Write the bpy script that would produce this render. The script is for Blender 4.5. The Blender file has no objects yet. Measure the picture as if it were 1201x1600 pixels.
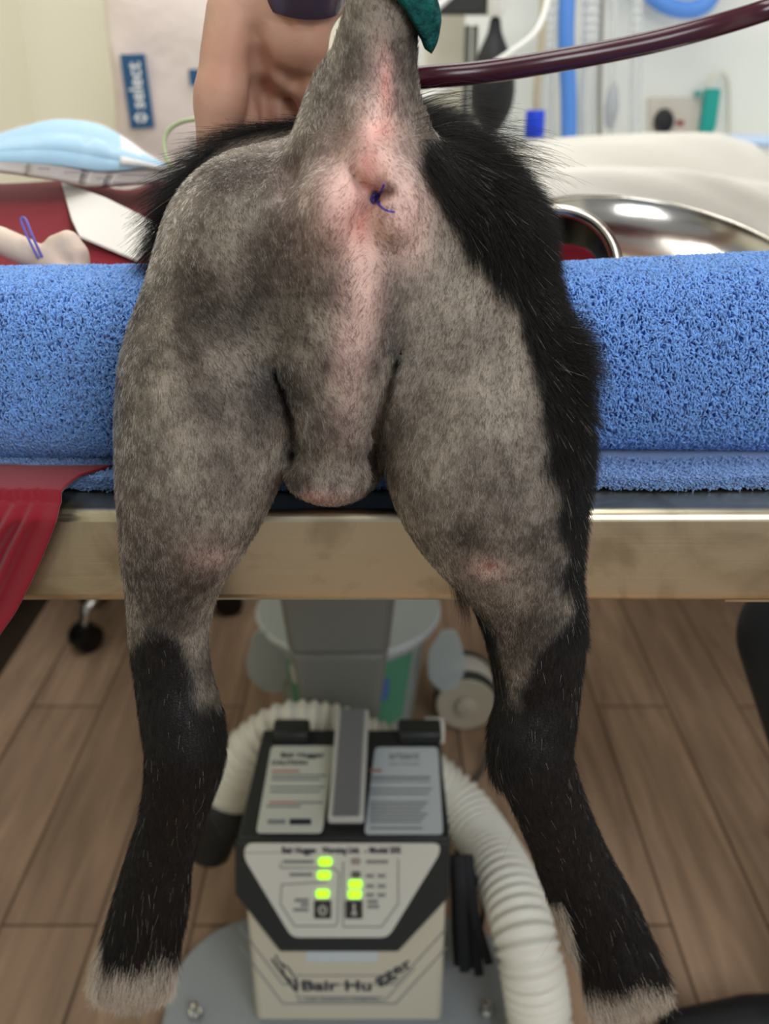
import bpy, math, random
import numpy as np
from mathutils import Vector, Matrix

# ------------------------------------------------------------------ camera, world, lights, exposure
S = bpy.context.scene
COL = S.collection
TH = math.radians(24.0)
FPX = 1500.0                                   # focal length in pixels of the 1201 x 1600 frame
TOP = 1.0                                      # height of the table top
CT, ST = math.cos(TH), math.sin(TH)
CAM = np.array([0.0, -0.6 * CT, TOP + 0.6 * ST])

cd = bpy.data.cameras.new('camera')
cam = bpy.data.objects.new('camera', cd)
COL.objects.link(cam)
cam.location = CAM
cam.rotation_euler = (math.pi / 2 - TH, 0, 0)
cd.sensor_fit = 'VERTICAL'
cd.sensor_height = 36.0
cd.lens = 36.0 * FPX / 1600.0
cd.clip_start = 0.02
cd.dof.use_dof = True
cd.dof.focus_distance = 0.545
cd.dof.aperture_fstop = 0.03375 / 0.0052
S.camera = cam

S.view_settings.view_transform = 'Standard'
S.view_settings.look = 'None'
S.view_settings.gamma = 1.0
S.view_settings.use_curve_mapping = False
S.view_settings.exposure = 0.0

W = bpy.data.worlds.new('World')
S.world = W
W.use_nodes = True
bg = W.node_tree.nodes['Background']
bg.inputs[0].default_value = (0.92, 0.95, 1.0, 1)
bg.inputs[1].default_value = 0.30


def area_light(name, loc, size, energy, target, color=(1, 0.98, 0.95)):
    l = bpy.data.lights.new(name, 'AREA')
    l.shape = 'RECTANGLE'
    l.size, l.size_y = size
    l.energy = energy
    l.color = color
    o = bpy.data.objects.new(name, l)
    COL.objects.link(o)
    o.location = loc
    o.rotation_euler = (Vector(target) - Vector(loc)).to_track_quat('-Z', 'Y').to_euler()
    return o


area_light('ceiling_light_back', (0.1, 1.35, 2.65), (1.9, 0.7), 20, (0.1, 1.35, 0))
area_light('ceiling_light_table', (0.25, 0.1, 2.6), (1.2, 0.6), 14, (0.1, 0.1, 0))
area_light('front_right_fill', (0.85, -1.5, 1.9), (1.0, 0.8), 22, (0.4, 0.7, 0.2), (0.96, 0.98, 1.0))  # added unseen fill from the front right, brightens floor, apron and dog
S.cycles.max_bounces = 7
S.cycles.diffuse_bounces = 4
S.cycles.glossy_bounces = 4
S.cycles.transmission_bounces = 6
S.cycles.transparent_max_bounces = 16
S.cycles.caustics_reflective = False
S.cycles.caustics_refractive = False
S.cycles.use_denoising = True


# ------------------------------------------------------------------ helpers
def ray(px, py):
    u, v = (px - 600.5) / FPX, (py - 800.0) / FPX
    return np.array([u, CT - v * ST, -ST - v * CT])


def P(px, py, y):
    """the world point seen at a pixel of the photograph, on the vertical plane at depth y"""
    d = ray(px, py)
    return CAM + d * ((y - CAM[1]) / d[1])


def PZ(px, py, z):
    d = ray(px, py)
    return CAM + d * ((z - CAM[2]) / d[2])


def zdepth(p):
    q = np.asarray(p) - CAM
    return q[..., 1] * CT - q[..., 2] * ST


def proj(p):
    q = np.asarray(p) - CAM
    z = q[..., 1] * CT - q[..., 2] * ST
    v = -(q[..., 1] * ST + q[..., 2] * CT)
    return 600.5 + FPX * q[..., 0] / z, 800 + FPX * v / z


def srgb(r, g, b):
    f = lambda c: (c / 255 / 12.92) if c / 255 <= 0.04045 else ((c / 255 + 0.055) / 1.055) ** 2.4
    return (f(r), f(g), f(b), 1.0)


def thing(name, label, cat, loc=(0, 0, 0), group=None):
    o = bpy.data.objects.new(name, None)
    o.empty_display_size = 0.05
    COL.objects.link(o)
    o.location = loc
    return tag(o, label, cat, group)


def tag(o, label=None, cat=None, group=None, kind=None):
    if label: o['label'] = label
    if cat: o['category'] = cat
    if group: o['group'] = group
    if kind: o['kind'] = kind
    return o


def adopt(o, parent):
    if parent is not None:
        o.parent = parent
        w = parent.location.copy()
        q = parent.parent
        while q is not None:
            w += q.location
            q = q.parent
        o.location = o.location - w


class MB:
    """collects shapes given in world coordinates, links them as ONE mesh object"""

    def __init__(self):
        self.v, self.f = [], []

    def add(self, vs, fs):
        n = len(self.v)
        self.v += [tuple(map(float, p)) for p in vs]
        self.f += [tuple(n + i for i in q) for q in fs]
        return self

    def box(self, a, b):
        (x0, y0, z0), (x1, y1, z1) = a, b
        return self.add([(x0, y0, z0), (x1, y0, z0), (x1, y1, z0), (x0, y1, z0), (x0, y0, z1), (x1, y0, z1), (x1, y1, z1), (x0, y1, z1)],
                        [(3, 2, 1, 0), (4, 5, 6, 7), (0, 1, 5, 4), (1, 2, 6, 5), (2, 3, 7, 6), (3, 0, 4, 7)])

    def hexa(self, lo, hi):
        """two quads (four points each, same order) joined"""
        return self.add(list(lo) + list(hi), [(3, 2, 1, 0), (4, 5, 6, 7), (0, 1, 5, 4), (1, 2, 6, 5), (2, 3, 7, 6), (3, 0, 4, 7)])

    def prism(self, poly, off):
        n = len(poly)
        off = np.array(off, float)
        lo = [np.array(p, float) for p in poly]
        hi = [p + off for p in lo]
        return self.add(lo + hi, [tuple(range(n - 1, -1, -1)), tuple(range(n, 2 * n))] + [(i, (i + 1) % n, n + (i + 1) % n, n + i) for i in range(n)])

    def tube(self, pts, rad, seg=16, cap=True, flat=1.0, up=None):
        pts = np.array(pts, float)
        n = len(pts)
        rad = np.full(n, rad, float) if np.isscalar(rad) else np.array(rad, float)
        t = np.gradient(pts, axis=0)
        t /= np.linalg.norm(t, axis=1)[:, None] + 1e-12
        u = np.array(up if up is not None else ((0, 0, 1) if abs(t[0][2]) < 0.9 else (1, 0, 0)), float)
        vs = []
        for i in range(n):
            u = u - t[i] * np.dot(u, t[i])
            u /= np.linalg.norm(u) + 1e-12
            w = np.cross(t[i], u)
            for k in range(seg):
                a = 2 * math.pi * k / seg
                vs.append(pts[i] + rad[i] * (math.cos(a) * u * flat + math.sin(a) * w))
        fs = [(i * seg + k, i * seg + (k + 1) % seg, (i + 1) * seg + (k + 1) % seg, (i + 1) * seg + k) for i in range(n - 1) for k in range(seg)]
        if cap:
            fs += [tuple(range(seg - 1, -1, -1)), tuple((n - 1) * seg + k for k in range(seg))]
        return self.add(vs, fs)

    def lathe(self, prof, o=(0, 0, 0), seg=40, axis=None, xdir=None, sx=1.0, sy=1.0):
        """profile of (radius, height) turned about an axis through o"""
        ax = np.array(axis if axis is not None else (0, 0, 1), float)
        ax /= np.linalg.norm(ax)
        xd = np.array(xdir if xdir is not None else ((1, 0, 0) if abs(ax[0]) < 0.9 else (0, 1, 0)), float)
        xd -= ax * np.dot(ax, xd)
        xd /= np.linalg.norm(xd)
        yd = np.cross(ax, xd)
        o = np.array(o, float)
        vs = [o + ax * h + r * (math.cos(2 * math.pi * k / seg) * xd * sx + math.sin(2 * math.pi * k / seg) * yd * sy) for r, h in prof for k in range(seg)]
        n = len(prof)
        fs = [(i * seg + k, i * seg + (k + 1) % seg, (i + 1) * seg + (k + 1) % seg, (i + 1) * seg + k) for i in range(n - 1) for k in range(seg)]
        if prof[0][0] > 1e-9: fs.append(tuple(range(seg - 1, -1, -1)))
        if prof[-1][0] > 1e-9: fs.append(tuple((n - 1) * seg + k for k in range(seg)))
        return self.add(vs, fs)

    def shell(self, prof, o, th=0.002, **kw):
        """open vessel: outer profile from the bottom centre to the rim, walls th thick"""
        inner = [(max(r - th, 0.0), h + (th if i == 0 or r < 1e-6 or i < len(prof) - 1 and abs(prof[i + 1][1] - h) < 1e-6 else 0)) for i, (r, h) in enumerate(prof)]
        return self.lathe(list(prof) + inner[::-1], o, **kw)

    def grid(self, fn, nu, nv):
        vs = [fn(i / (nu - 1), j / (nv - 1)) for i in range(nu) for j in range(nv)]
        return self.add(vs, [(i * nv + j, (i + 1) * nv + j, (i + 1) * nv + j + 1, i * nv + j + 1) for i in range(nu - 1) for j in range(nv - 1)])

    def ball(self, c, r, seg=20, rings=12, s=(1, 1, 1)):
        c = np.array(c, float)
        vs = [c + np.array([r * s[0] * math.sin(math.pi * j / rings) * math.cos(2 * math.pi * k / seg), r * s[1] * math.sin(math.pi * j / rings) * math.sin(2 * math.pi * k / seg), r * s[2] * math.cos(math.pi * j / rings)]) for j in range(1, rings) for k in range(seg)]
        n = len(vs)
        vs += [c + np.array([0, 0, r * s[2]]), c - np.array([0, 0, r * s[2]])]
        fs = [(j * seg + k, (j + 1) * seg + k, (j + 1) * seg + (k + 1) % seg, j * seg + (k + 1) % seg) for j in range(rings - 2) for k in range(seg)]
        fs += [(n, k, (k + 1) % seg) for k in range(seg)] + [(n + 1, (rings - 2) * seg + (k + 1) % seg, (rings - 2) * seg + k) for k in range(seg)]
        return self.add(vs, fs)

    def build(self, name, m, parent=None, bevel=0.0, solid=0.0, sub=0, angle=40, origin=None, segs=2):
        me = bpy.data.meshes.new(name)
        vs = np.array(self.v)
        if origin is None and parent is None:
            origin = ((vs[:, 0].min() + vs[:, 0].max()) / 2, (vs[:, 1].min() + vs[:, 1].max()) / 2, vs[:, 2].min())
        if origin is None: origin = (0, 0, 0)
        me.from_pydata([tuple(p) for p in vs - np.array(origin)], [], self.f)
        me.polygons.foreach_set('use_smooth', [True] * len(me.polygons))
        me.set_sharp_from_angle(angle=math.radians(angle))
        me.update()
        me.materials.append(m)
        o = bpy.data.objects.new(name, me)
        COL.objects.link(o)
        o.location = origin
        adopt(o, parent)
        if solid:
            s = o.modifiers.new('solid', 'SOLIDIFY'); s.thickness = solid; s.offset = 0
        if bevel:
            b = o.modifiers.new('bevel', 'BEVEL'); b.width = bevel; b.segments = segs; b.limit_method = 'ANGLE'; b.angle_limit = math.radians(40)
        if sub:
            s = o.modifiers.new('sub', 'SUBSURF'); s.levels = sub; s.render_levels = sub
        return o


def spline(pts, n=60):
    """Catmull-Rom through pts"""
    p = np.array(pts, float)
    p = np.vstack([2 * p[0] - p[1], p, 2 * p[-1] - p[-2]])
    out = []
    m = len(p) - 3
    for t in np.linspace(0, m - 1e-6, n):
        i = int(t); f = t - i
        a, b, c, d = p[i:i + 4]
        out.append(0.5 * (2 * b + (c - a) * f + (2 * a - 5 * b + 4 * c - d) * f * f + (3 * b - a - 3 * c + d) * f ** 3))
    return np.array(out)


def text(name, body, m, loc, rot, size, parent=None, align='CENTER', depth=0.0002, bold=0.0, width=None):
    """lettering as real mesh, one mesh per line of words"""
    c = bpy.data.curves.new(name, 'FONT')
    c.body = body
    c.size = size
    c.extrude = depth
    c.offset = bold
    c.resolution_u = 4
    c.align_x = align
    c.align_y = 'CENTER'
    t = bpy.data.objects.new(name, c)
    me = bpy.data.meshes.new_from_object(t)
    bpy.data.objects.remove(t)
    bpy.data.curves.remove(c)
    me.name = name
    me.materials.clear()
    me.materials.append(m)
    o = bpy.data.objects.new(name, me)
    COL.objects.link(o)
    o.location = Vector(tuple(loc))
    o.rotation_euler = rot
    if width:
        xs = [v.co.x for v in me.vertices]
        f = width / (max(xs) - min(xs))
        for v in me.vertices: v.co.x *= f
    adopt(o, parent)
    return o


# ---- materials
def mat(name, color, rough=0.5, metal=0.0, spec=0.5, trans=0.0, alpha=1.0, emit=0.0, sss=0.0, ior=1.45, bump=None, vary=None, sheen=0.0):
    """bump=(scale, strength, distance), vary=(scale, amount, second colour)"""
    m = bpy.data.materials.new(name)
    m.use_nodes = True
    nt = m.node_tree
    b = nt.nodes['Principled BSDF']
    I = b.inputs
    I['Base Color'].default_value = color
    I['Roughness'].default_value = rough
    I['Metallic'].default_value = metal
    I['Specular IOR Level'].default_value = spec
    I['Transmission Weight'].default_value = trans
    I['Alpha'].default_value = alpha
    I['IOR'].default_value = ior
    I['Sheen Weight'].default_value = sheen
    if emit:
        I['Emission Color'].default_value = color
        I['Emission Strength'].default_value = emit
    if sss:
        I['Subsurface Weight'].default_value = sss
        I['Subsurface Radius'].default_value = (0.01, 0.004, 0.002)
        I['Subsurface Scale'].default_value = 0.5
    tc = nt.nodes.new('ShaderNodeTexCoord')
    if vary:
        n = nt.nodes.new('ShaderNodeTexNoise'); n.inputs['Scale'].default_value = vary[0]; n.inputs['Detail'].default_value = 5
        nt.links.new(tc.outputs['Object'], n.inputs['Vector'])
        r = nt.nodes.new('ShaderNodeMapRange'); r.inputs[1].default_value = 0.35; r.inputs[2].default_value = 0.65; r.inputs[4].default_value = vary[1]
        nt.links.new(n.outputs['Fac'], r.inputs[0])
        x = nt.nodes.new('ShaderNodeMix'); x.data_type = 'RGBA'
        x.inputs[6].default_value = color; x.inputs[7].default_value = vary[2]
        nt.links.new(r.outputs[0], x.inputs[0]); nt.links.new(x.outputs[2], I['Base Color'])
    if bump:
        n = nt.nodes.new('ShaderNodeTexNoise'); n.inputs['Scale'].default_value = bump[0]; n.inputs['Detail'].default_value = 4
        nt.links.new(tc.outputs['Object'], n.inputs['Vector'])
        q = nt.nodes.new('ShaderNodeBump'); q.inputs['Strength'].default_value = bump[1]; q.inputs['Distance'].default_value = bump[2]
        nt.links.new(n.outputs['Fac'], q.inputs['Height']); nt.links.new(q.outputs[0], I['Normal'])
    return m


def nodes(m):
    return m.node_tree.nodes, m.node_tree.links, m.node_tree.nodes['Principled BSDF']


def attr_color(m, name='col'):
    N, L, b = nodes(m)
    a = N.new('ShaderNodeAttribute'); a.attribute_name = name
    L.new(a.outputs['Color'], b.inputs['Base Color'])
    return a


def hair_mat(name, rough=0.35, radial=0.5, coat=0.0):
    m = bpy.data.materials.new(name)
    m.use_nodes = True
    N, L = m.node_tree.nodes, m.node_tree.links
    N.remove(N['Principled BSDF'])
    h = N.new('ShaderNodeBsdfHairPrincipled')
    h.model = 'CHIANG'
    h.parametrization = 'COLOR'
    h.inputs['Roughness'].default_value = rough
    h.inputs['Radial Roughness'].default_value = radial
    h.inputs['Coat'].default_value = coat
    a = N.new('ShaderNodeAttribute'); a.attribute_name = 'col'
    L.new(a.outputs['Color'], h.inputs['Color'])
    L.new(h.outputs[0], N['Material Output'].inputs['Surface'])
    return m


def strands(name, pts, rad, col, m, parent=None):
    """pts (n,k,3) world, rad (n,k), col (n,3): one hair object"""
    n, k = pts.shape[:2]
    hc = bpy.data.hair_curves.new(name)
    hc.add_curves([k] * n)
    o = bpy.data.objects.new(name, hc)
    COL.objects.link(o)
    w = np.zeros(3)
    q = parent
    while q is not None:
        w += np.array(q.location); q = q.parent
    hc.attributes['position'].data.foreach_set('vector', (pts - w).astype(np.float32).ravel())
    a = hc.attributes.get('radius') or hc.attributes.new('radius', 'FLOAT', 'POINT')
    a.data.foreach_set('value', rad.astype(np.float32).ravel())
    c = hc.attributes.new('col', 'FLOAT_COLOR', 'POINT')
    cc = np.ones((n, k, 4), np.float32)
    cc[:, :, :3] = col[:, None, :] if col.ndim == 2 else col
    c.data.foreach_set('color', cc.ravel())
    hc.materials.append(m)
    if parent is not None: o.parent = parent
    return o


# ---- implicit surfaces: shapes blended into one continuous skin
class Field:
    def __init__(self, lo, hi, h):
        self.lo = np.array(lo, float); self.h = h
        self.n = np.ceil((np.array(hi) - self.lo) / h).astype(int) + 1
        self.F = np.full(self.n, 0.03, np.float32)
        self.ax = [(self.lo[i] + h * np.arange(self.n[i])).astype(np.float32) for i in range(3)]

    def _block(self, lo, hi):
        s = []
        for i in range(3):
            a = max(0, int((lo[i] - self.lo[i]) / self.h)); b = min(self.n[i], int((hi[i] - self.lo[i]) / self.h) + 2)
            if b <= a: return None
            s.append(slice(a, b))
        return tuple(s)

    def _put(self, s, d, k, carve):
        f = self.F[s]
        if carve:
            d = -d
            hh = np.clip(0.5 - 0.5 * (f - d) / k, 0, 1)
            self.F[s] = f * (1 - hh) + d * hh + k * hh * (1 - hh)
        else:
            hh = np.clip(0.5 + 0.5 * (d - f) / k, 0, 1)
            self.F[s] = d * (1 - hh) + f * hh - k * hh * (1 - hh)

    def cone(self, a, b, ra, rb, k=0.01, carve=False, s=(1, 1, 1)):
        a, b = np.array(a, float), np.array(b, float)
        m = max(ra, rb) * max(1 / min(s), 1) + 0.03 + k
        sl = self._block(np.minimum(a, b) - m, np.maximum(a, b) + m)
        if sl is None: return
        X, Y, Z = np.meshgrid(*[self.ax[i][sl[i]] for i in range(3)], indexing='ij', sparse=True)
        ab = b - a
        L = float(ab @ ab) + 1e-12
        px, py, pz = X - a[0], Y - a[1], Z - a[2]
        t = np.clip((px * ab[0] + py * ab[1] + pz * ab[2]) / L, 0, 1)
        d = np.sqrt(((px - t * ab[0]) * s[0]) ** 2 + ((py - t * ab[1]) * s[1]) ** 2 + ((pz - t * ab[2]) * s[2]) ** 2) - (ra + (rb - ra) * t)
        self._put(sl, d.astype(np.float32), k, carve)

    def ell(self, c, r, k=0.01, carve=False):
        c, r = np.array(c, float), np.array(r, float)
        m = r + 0.03 + k
        sl = self._block(c - m, c + m)
        if sl is None: return
        X, Y, Z = np.meshgrid(*[self.ax[i][sl[i]] for i in range(3)], indexing='ij', sparse=True)
        k0 = np.sqrt(((X - c[0]) / r[0]) ** 2 + ((Y - c[1]) / r[1]) ** 2 + ((Z - c[2]) / r[2]) ** 2) + 1e-9
        k1 = np.sqrt(((X - c[0]) / r[0] ** 2) ** 2 + ((Y - c[1]) / r[1] ** 2) ** 2 + ((Z - c[2]) / r[2] ** 2) ** 2) + 1e-9
        self._put(sl, (k0 * (k0 - 1) / k1).astype(np.float32), k, carve)

    def chain(self, pts, rs, k=0.01):
        """a limb: tapered pieces joined end to end, then blended into what is there with radius k"""
        pts = np.array(pts, float); rs = np.array(rs, float)
        m = rs.max() + 0.03 + k
        sl = self._block(pts.min(0) - m, pts.max(0) + m)
        if sl is None: return
        T = np.full(self.F[sl].shape, 0.06, np.float32)
        off = [q.start for q in sl]
        for i in range(len(pts) - 1):
            a, b = pts[i], pts[i + 1]
            mm = max(rs[i], rs[i + 1]) + 0.03 + k
            s2 = self._block(np.minimum(a, b) - mm, np.maximum(a, b) + mm)
            if s2 is None: continue
            X, Y, Z = np.meshgrid(*[self.ax[j][s2[j]] for j in range(3)], indexing='ij', sparse=True)
            ab = b - a
            L = float(ab @ ab) + 1e-12
            px, py, pz = X - a[0], Y - a[1], Z - a[2]
            t = np.clip((px * ab[0] + py * ab[1] + pz * ab[2]) / L, 0, 1)
            d = np.sqrt((px - t * ab[0]) ** 2 + (py - t * ab[1]) ** 2 + (pz - t * ab[2]) ** 2) - (rs[i] + (rs[i + 1] - rs[i]) * t)
            s3 = tuple(slice(q.start - o, q.stop - o) for q, o in zip(s2, off))
            T[s3] = np.minimum(T[s3], d)
        self._put(sl, T, k, False)

    def surf(self, px, py, y0=-0.13, y1=0.12):
        """first point of the surface met by the ray through a pixel"""
        for y in np.linspace(y0, y1, 500):
            p = P(px, py, y)
            i = np.clip(np.round((p - self.lo) / self.h).astype(int), 0, self.n - 1)
            if self.F[tuple(i)] < 0: return p
        return P(px, py, -0.05)

    def mesh(self):
        F = self.F
        ins = F < 0
        c = np.zeros(np.array(F.shape) - 1, np.uint8)
        for i in (0, 1):
            for j in (0, 1):
                for l in (0, 1):
                    c += ins[i:F.shape[0] - 1 + i, j:F.shape[1] - 1 + j, l:F.shape[2] - 1 + l]
        act = np.argwhere((c > 0) & (c < 8))
        idx = np.full(c.shape, -1, np.int32)
        idx[tuple(act.T)] = np.arange(len(act))
        acc = np.zeros((len(act), 3)); cnt = np.zeros(len(act))
        C = [(i, j, l) for i in (0, 1) for j in (0, 1) for l in (0, 1)]
        for a in C:
            for ax in range(3):
                if a[ax]: continue
                b = list(a); b[ax] = 1
                fa = F[tuple((act + a).T)]; fb = F[tuple((act + b).T)]
                x = (fa < 0) != (fb < 0)
                t = np.where(x, fa / np.where(x, fa - fb, 1), 0)
                p = np.array(a, float)[None] + np.zeros((len(act), 3)); p[:, ax] += t
                acc += p * x[:, None]; cnt += x
        V = self.lo + self.h * (act + acc / np.maximum(cnt, 1)[:, None])
        faces = []
        for ax in range(3):
            u, w = (ax + 1) % 3, (ax + 2) % 3
            s0 = [slice(None)] * 3; s1 = [slice(None)] * 3
            s0[ax] = slice(0, -1); s1[ax] = slice(1, None)
            e = np.argwhere(ins[tuple(s0)] != ins[tuple(s1)])
            e = e[(e[:, u] > 0) & (e[:, w] > 0) & (e[:, u] < F.shape[u] - 1) & (e[:, w] < F.shape[w] - 1)]
            flip = ins[tuple(e.T)]
            q = []
            for du, dw in ((-1, -1), (0, -1), (0, 0), (-1, 0)):
                g = e.copy(); g[:, u] += du; g[:, w] += dw
                q.append(idx[tuple(g.T)])
            q = np.stack(q, 1)
            q[~flip] = q[~flip][:, ::-1]
            faces.append(q)
        return V, np.vstack(faces)


def vnormals(V, Q):
    n = np.cross(V[Q[:, 2]] - V[Q[:, 0]], V[Q[:, 3]] - V[Q[:, 1]])
    N = np.zeros_like(V)
    for k in range(4): np.add.at(N, Q[:, k], n)
    return N / (np.linalg.norm(N, axis=1)[:, None] + 1e-12)


def smooth_mesh(V, Q, it=2, lam=0.5):
    E = np.vstack([Q[:, [0, 1]], Q[:, [1, 2]], Q[:, [2, 3]], Q[:, [3, 0]]])
    for _ in range(it):
        A = np.zeros_like(V); n = np.zeros(len(V))
        np.add.at(A, E[:, 0], V[E[:, 1]]); np.add.at(A, E[:, 1], V[E[:, 0]])
        np.add.at(n, E[:, 0], 1); np.add.at(n, E[:, 1], 1)
        V = V + lam * (A / n[:, None] - V)
    return V


def skin_object(name, V, Q, m, col=None, parent=None, origin=(0, 0, 0)):
    me = bpy.data.meshes.new(name)
    origin = np.array(origin, float)
    me.vertices.add(len(V)); me.vertices.foreach_set('co', (V - origin).astype(np.float32).ravel())
    me.loops.add(len(Q) * 4); me.loops.foreach_set('vertex_index', Q.astype(np.int32).ravel())
    me.polygons.add(len(Q)); me.polygons.foreach_set('loop_start', np.arange(0, len(Q) * 4, 4, dtype=np.int32))
    me.polygons.foreach_set('use_smooth', np.ones(len(Q), bool))
    me.update(calc_edges=True); me.validate()
    if col is not None:
        a = me.attributes.new('col', 'FLOAT_COLOR', 'POINT')
        a.data.foreach_set('color', np.hstack([col, np.ones((len(V), 1))]).astype(np.float32).ravel())
    me.materials.append(m)
    o = bpy.data.objects.new(name, me)
    COL.objects.link(o)
    o.location = origin
    adopt(o, parent)
    return o


def noise3(p, scale, seed=0, octaves=3):
    """smooth value noise at points p, about 0..1"""
    out = np.zeros(len(p)); amp = 1.0; tot = 0
    for o in range(octaves):
        q = p * scale * (2 ** o) + 17.3 * (seed + o) + 1000
        i = np.floor(q).astype(np.int64); f = q - i
        f = f * f * (3 - 2 * f)
        r = 0
        for a in (0, 1):
            for b in (0, 1):
                for c in (0, 1):
                    h = ((i[:, 0] + a) * 73856093 ^ (i[:, 1] + b) * 19349663 ^ (i[:, 2] + c) * 83492791 ^ (seed + o) * 2654435) & 0xFFFFF
                    h = (h * 1103515245 + 12345) & 0x7FFFFFFF
                    v = (h >> 8 & 0xFFFF) / 65535.0
                    r = r + v * np.where(a, f[:, 0], 1 - f[:, 0]) * np.where(b, f[:, 1], 1 - f[:, 1]) * np.where(c, f[:, 2], 1 - f[:, 2])
        out += amp * r; tot += amp; amp *= 0.5
    return out / tot


def sstep(a, b, x):
    t = np.clip((x - a) / (b - a), 0, 1)
    return t * t * (3 - 2 * t)


def unit(a):
    return a / (np.linalg.norm(a, axis=-1, keepdims=True) + 1e-12)


def sample(V, Q, N, w, n, rng):
    """n points spread over the quads with vertex weights w -> positions, normals"""
    T = np.vstack([Q[:, [0, 1, 2]], Q[:, [0, 2, 3]]])
    a = 0.5 * np.linalg.norm(np.cross(V[T[:, 1]] - V[T[:, 0]], V[T[:, 2]] - V[T[:, 0]]), axis=1) * w[T].mean(1)
    t = T[rng.choice(len(T), n, p=a / a.sum())]
    u, v = rng.random(n), rng.random(n)
    s = u + v > 1
    u[s], v[s] = 1 - u[s], 1 - v[s]
    b = np.stack([1 - u - v, u, v], 1)[:, :, None]
    return (V[t] * b).sum(1), unit((N[t] * b).sum(1)), t, b


RNG = np.random.default_rng(7)
random.seed(5)

# ------------------------------------------------------------------ the room
m_floor = mat('wood floor', srgb(140, 115, 92), rough=0.42, spec=0.35)
N, L, b = nodes(m_floor)
tc = N.new('ShaderNodeTexCoord')
mp = N.new('ShaderNodeMapping'); mp.inputs['Rotation'].default_value = (0, 0, math.pi / 2)
br = N.new('ShaderNodeTexBrick')
br.inputs['Color1'].default_value = srgb(194, 163, 136); br.inputs['Color2'].default_value = srgb(168, 140, 116)
br.inputs['Mortar'].default_value = srgb(112, 89, 71)
br.inputs['Scale'].default_value = 1.0; br.inputs['Mortar Size'].default_value = 0.0035; br.inputs['Mortar Smooth'].default_value = 0.4
br.inputs['Brick Width'].default_value = 1.2; br.inputs['Row Height'].default_value = 0.155
wv = N.new('ShaderNodeTexNoise'); wv.inputs['Scale'].default_value = 9; wv.inputs['Detail'].default_value = 8; wv.inputs['Distortion'].default_value = 0.6
mp2 = N.new('ShaderNodeMapping'); mp2.inputs['Scale'].default_value = (4.0, 0.35, 1)
mx = N.new('ShaderNodeMix'); mx.data_type = 'RGBA'; mx.blend_type = 'MULTIPLY'; mx.inputs[0].default_value = 0.75
rp = N.new('ShaderNodeValToRGB'); rp.color_ramp.elements[0].position = 0.3; rp.color_ramp.elements[0].color = (0.52, 0.5, 0.48, 1); rp.color_ramp.elements[1].position = 0.72; rp.color_ramp.elements[1].color = (1.1, 1.08, 1.05, 1)
L.new(tc.outputs['Object'], mp.inputs[0]); L.new(mp.outputs[0], br.inputs['Vector'])
L.new(tc.outputs['Object'], mp2.inputs[0]); L.new(mp2.outputs[0], wv.inputs['Vector']); L.new(wv.outputs['Fac'], rp.inputs[0])
L.new(br.outputs['Color'], mx.inputs[6]); L.new(rp.outputs[0], mx.inputs[7]); L.new(mx.outputs[2], b.inputs['Base Color'])
m_wall = mat('cream painted wall', srgb(226, 222, 203), rough=0.6, bump=(90, 0.05, 0.002))
m_wall2 = mat('white wall panel', srgb(232, 234, 228), rough=0.35, spec=0.4)
m_black = mat('black plinth', srgb(14, 14, 15), rough=0.4)
m_ceil = mat('ceiling white', srgb(235, 235, 230), rough=0.8)

tag(MB().box((-1.0, -2.2, -0.05), (1.7, 2.25, 0.0)).build('floor', m_floor, origin=(0, 0, 0)), kind='structure')
WX, WB, WR = -0.90, 2.12, 1.6
tag(MB().box((-1.0, WB, 0), (0.04, WB + 0.08, 2.8)).build('wall_back', m_wall), kind='structure')
tag(MB().box((0.04, WB - 0.012, 0), (1.7, WB + 0.08, 2.8)).build('wall_back.001', m_wall2), kind='structure')
tag(MB().box((WX - 0.08, -2.2, 0), (WX, 2.12, 2.8)).build('wall_left', m_wall), kind='structure')
tag(MB().box((WR, -0.4, 0), (WR + 0.08, 2.108, 2.8)).build('wall_right', m_wall2), kind='structure')
tag(MB().box((WX, -2.2, 0), (WX + 0.016, 2.1, 0.2)).build('baseboard_left', m_black, bevel=0.003), kind='structure')

# ------------------------------------------------------------------ steel table
m_steel = mat('brushed steel', srgb(196, 190, 172), rough=0.3, metal=1.0)
N, L, b = nodes(m_steel)
tc = N.new('ShaderNodeTexCoord'); mp = N.new('ShaderNodeMapping'); mp.inputs['Scale'].default_value = (3, 60, 420)
n = N.new('ShaderNodeTexNoise'); n.inputs['Scale'].default_value = 3; n.inputs['Detail'].default_value = 6
L.new(tc.outputs['Object'], mp.inputs[0]); L.new(mp.outputs[0], n.inputs['Vector'])
r = N.new('ShaderNodeMapRange'); r.inputs[3].default_value = 0.22; r.inputs[4].default_value = 0.42
L.new(n.outputs['Fac'], r.inputs[0]); L.new(r.outputs[0], b.inputs['Roughness'])
q = N.new('ShaderNodeBump'); q.inputs['Strength'].default_value = 0.12; q.inputs['Distance'].default_value = 0.0006
L.new(n.outputs['Fac'], q.inputs['Height']); L.new(q.outputs[0], b.inputs['Normal'])
n2 = N.new('ShaderNodeTexNoise'); n2.inputs['Scale'].default_value = 14; n2.inputs['Detail'].default_value = 6; n2.inputs['Distortion'].default_value = 1.5
rr = N.new('ShaderNodeValToRGB'); rr.color_ramp.elements[0].position = 0.33; rr.color_ramp.elements[0].color = srgb(188, 175, 146); rr.color_ramp.elements[1].position = 0.5; rr.color_ramp.elements[1].color = srgb(218, 206, 176)
L.new(tc.outputs['Object'], n2.inputs['Vector']); L.new(n2.outputs['Fac'], rr.inputs[0]); L.new(rr.outputs[0], b.inputs['Base Color'])
m_grey = mat('grey plastic', srgb(128, 129, 124), rough=0.45)
m_plate = mat('grey painted plate', srgb(158, 164, 168), rough=0.35, spec=0.4)
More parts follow.
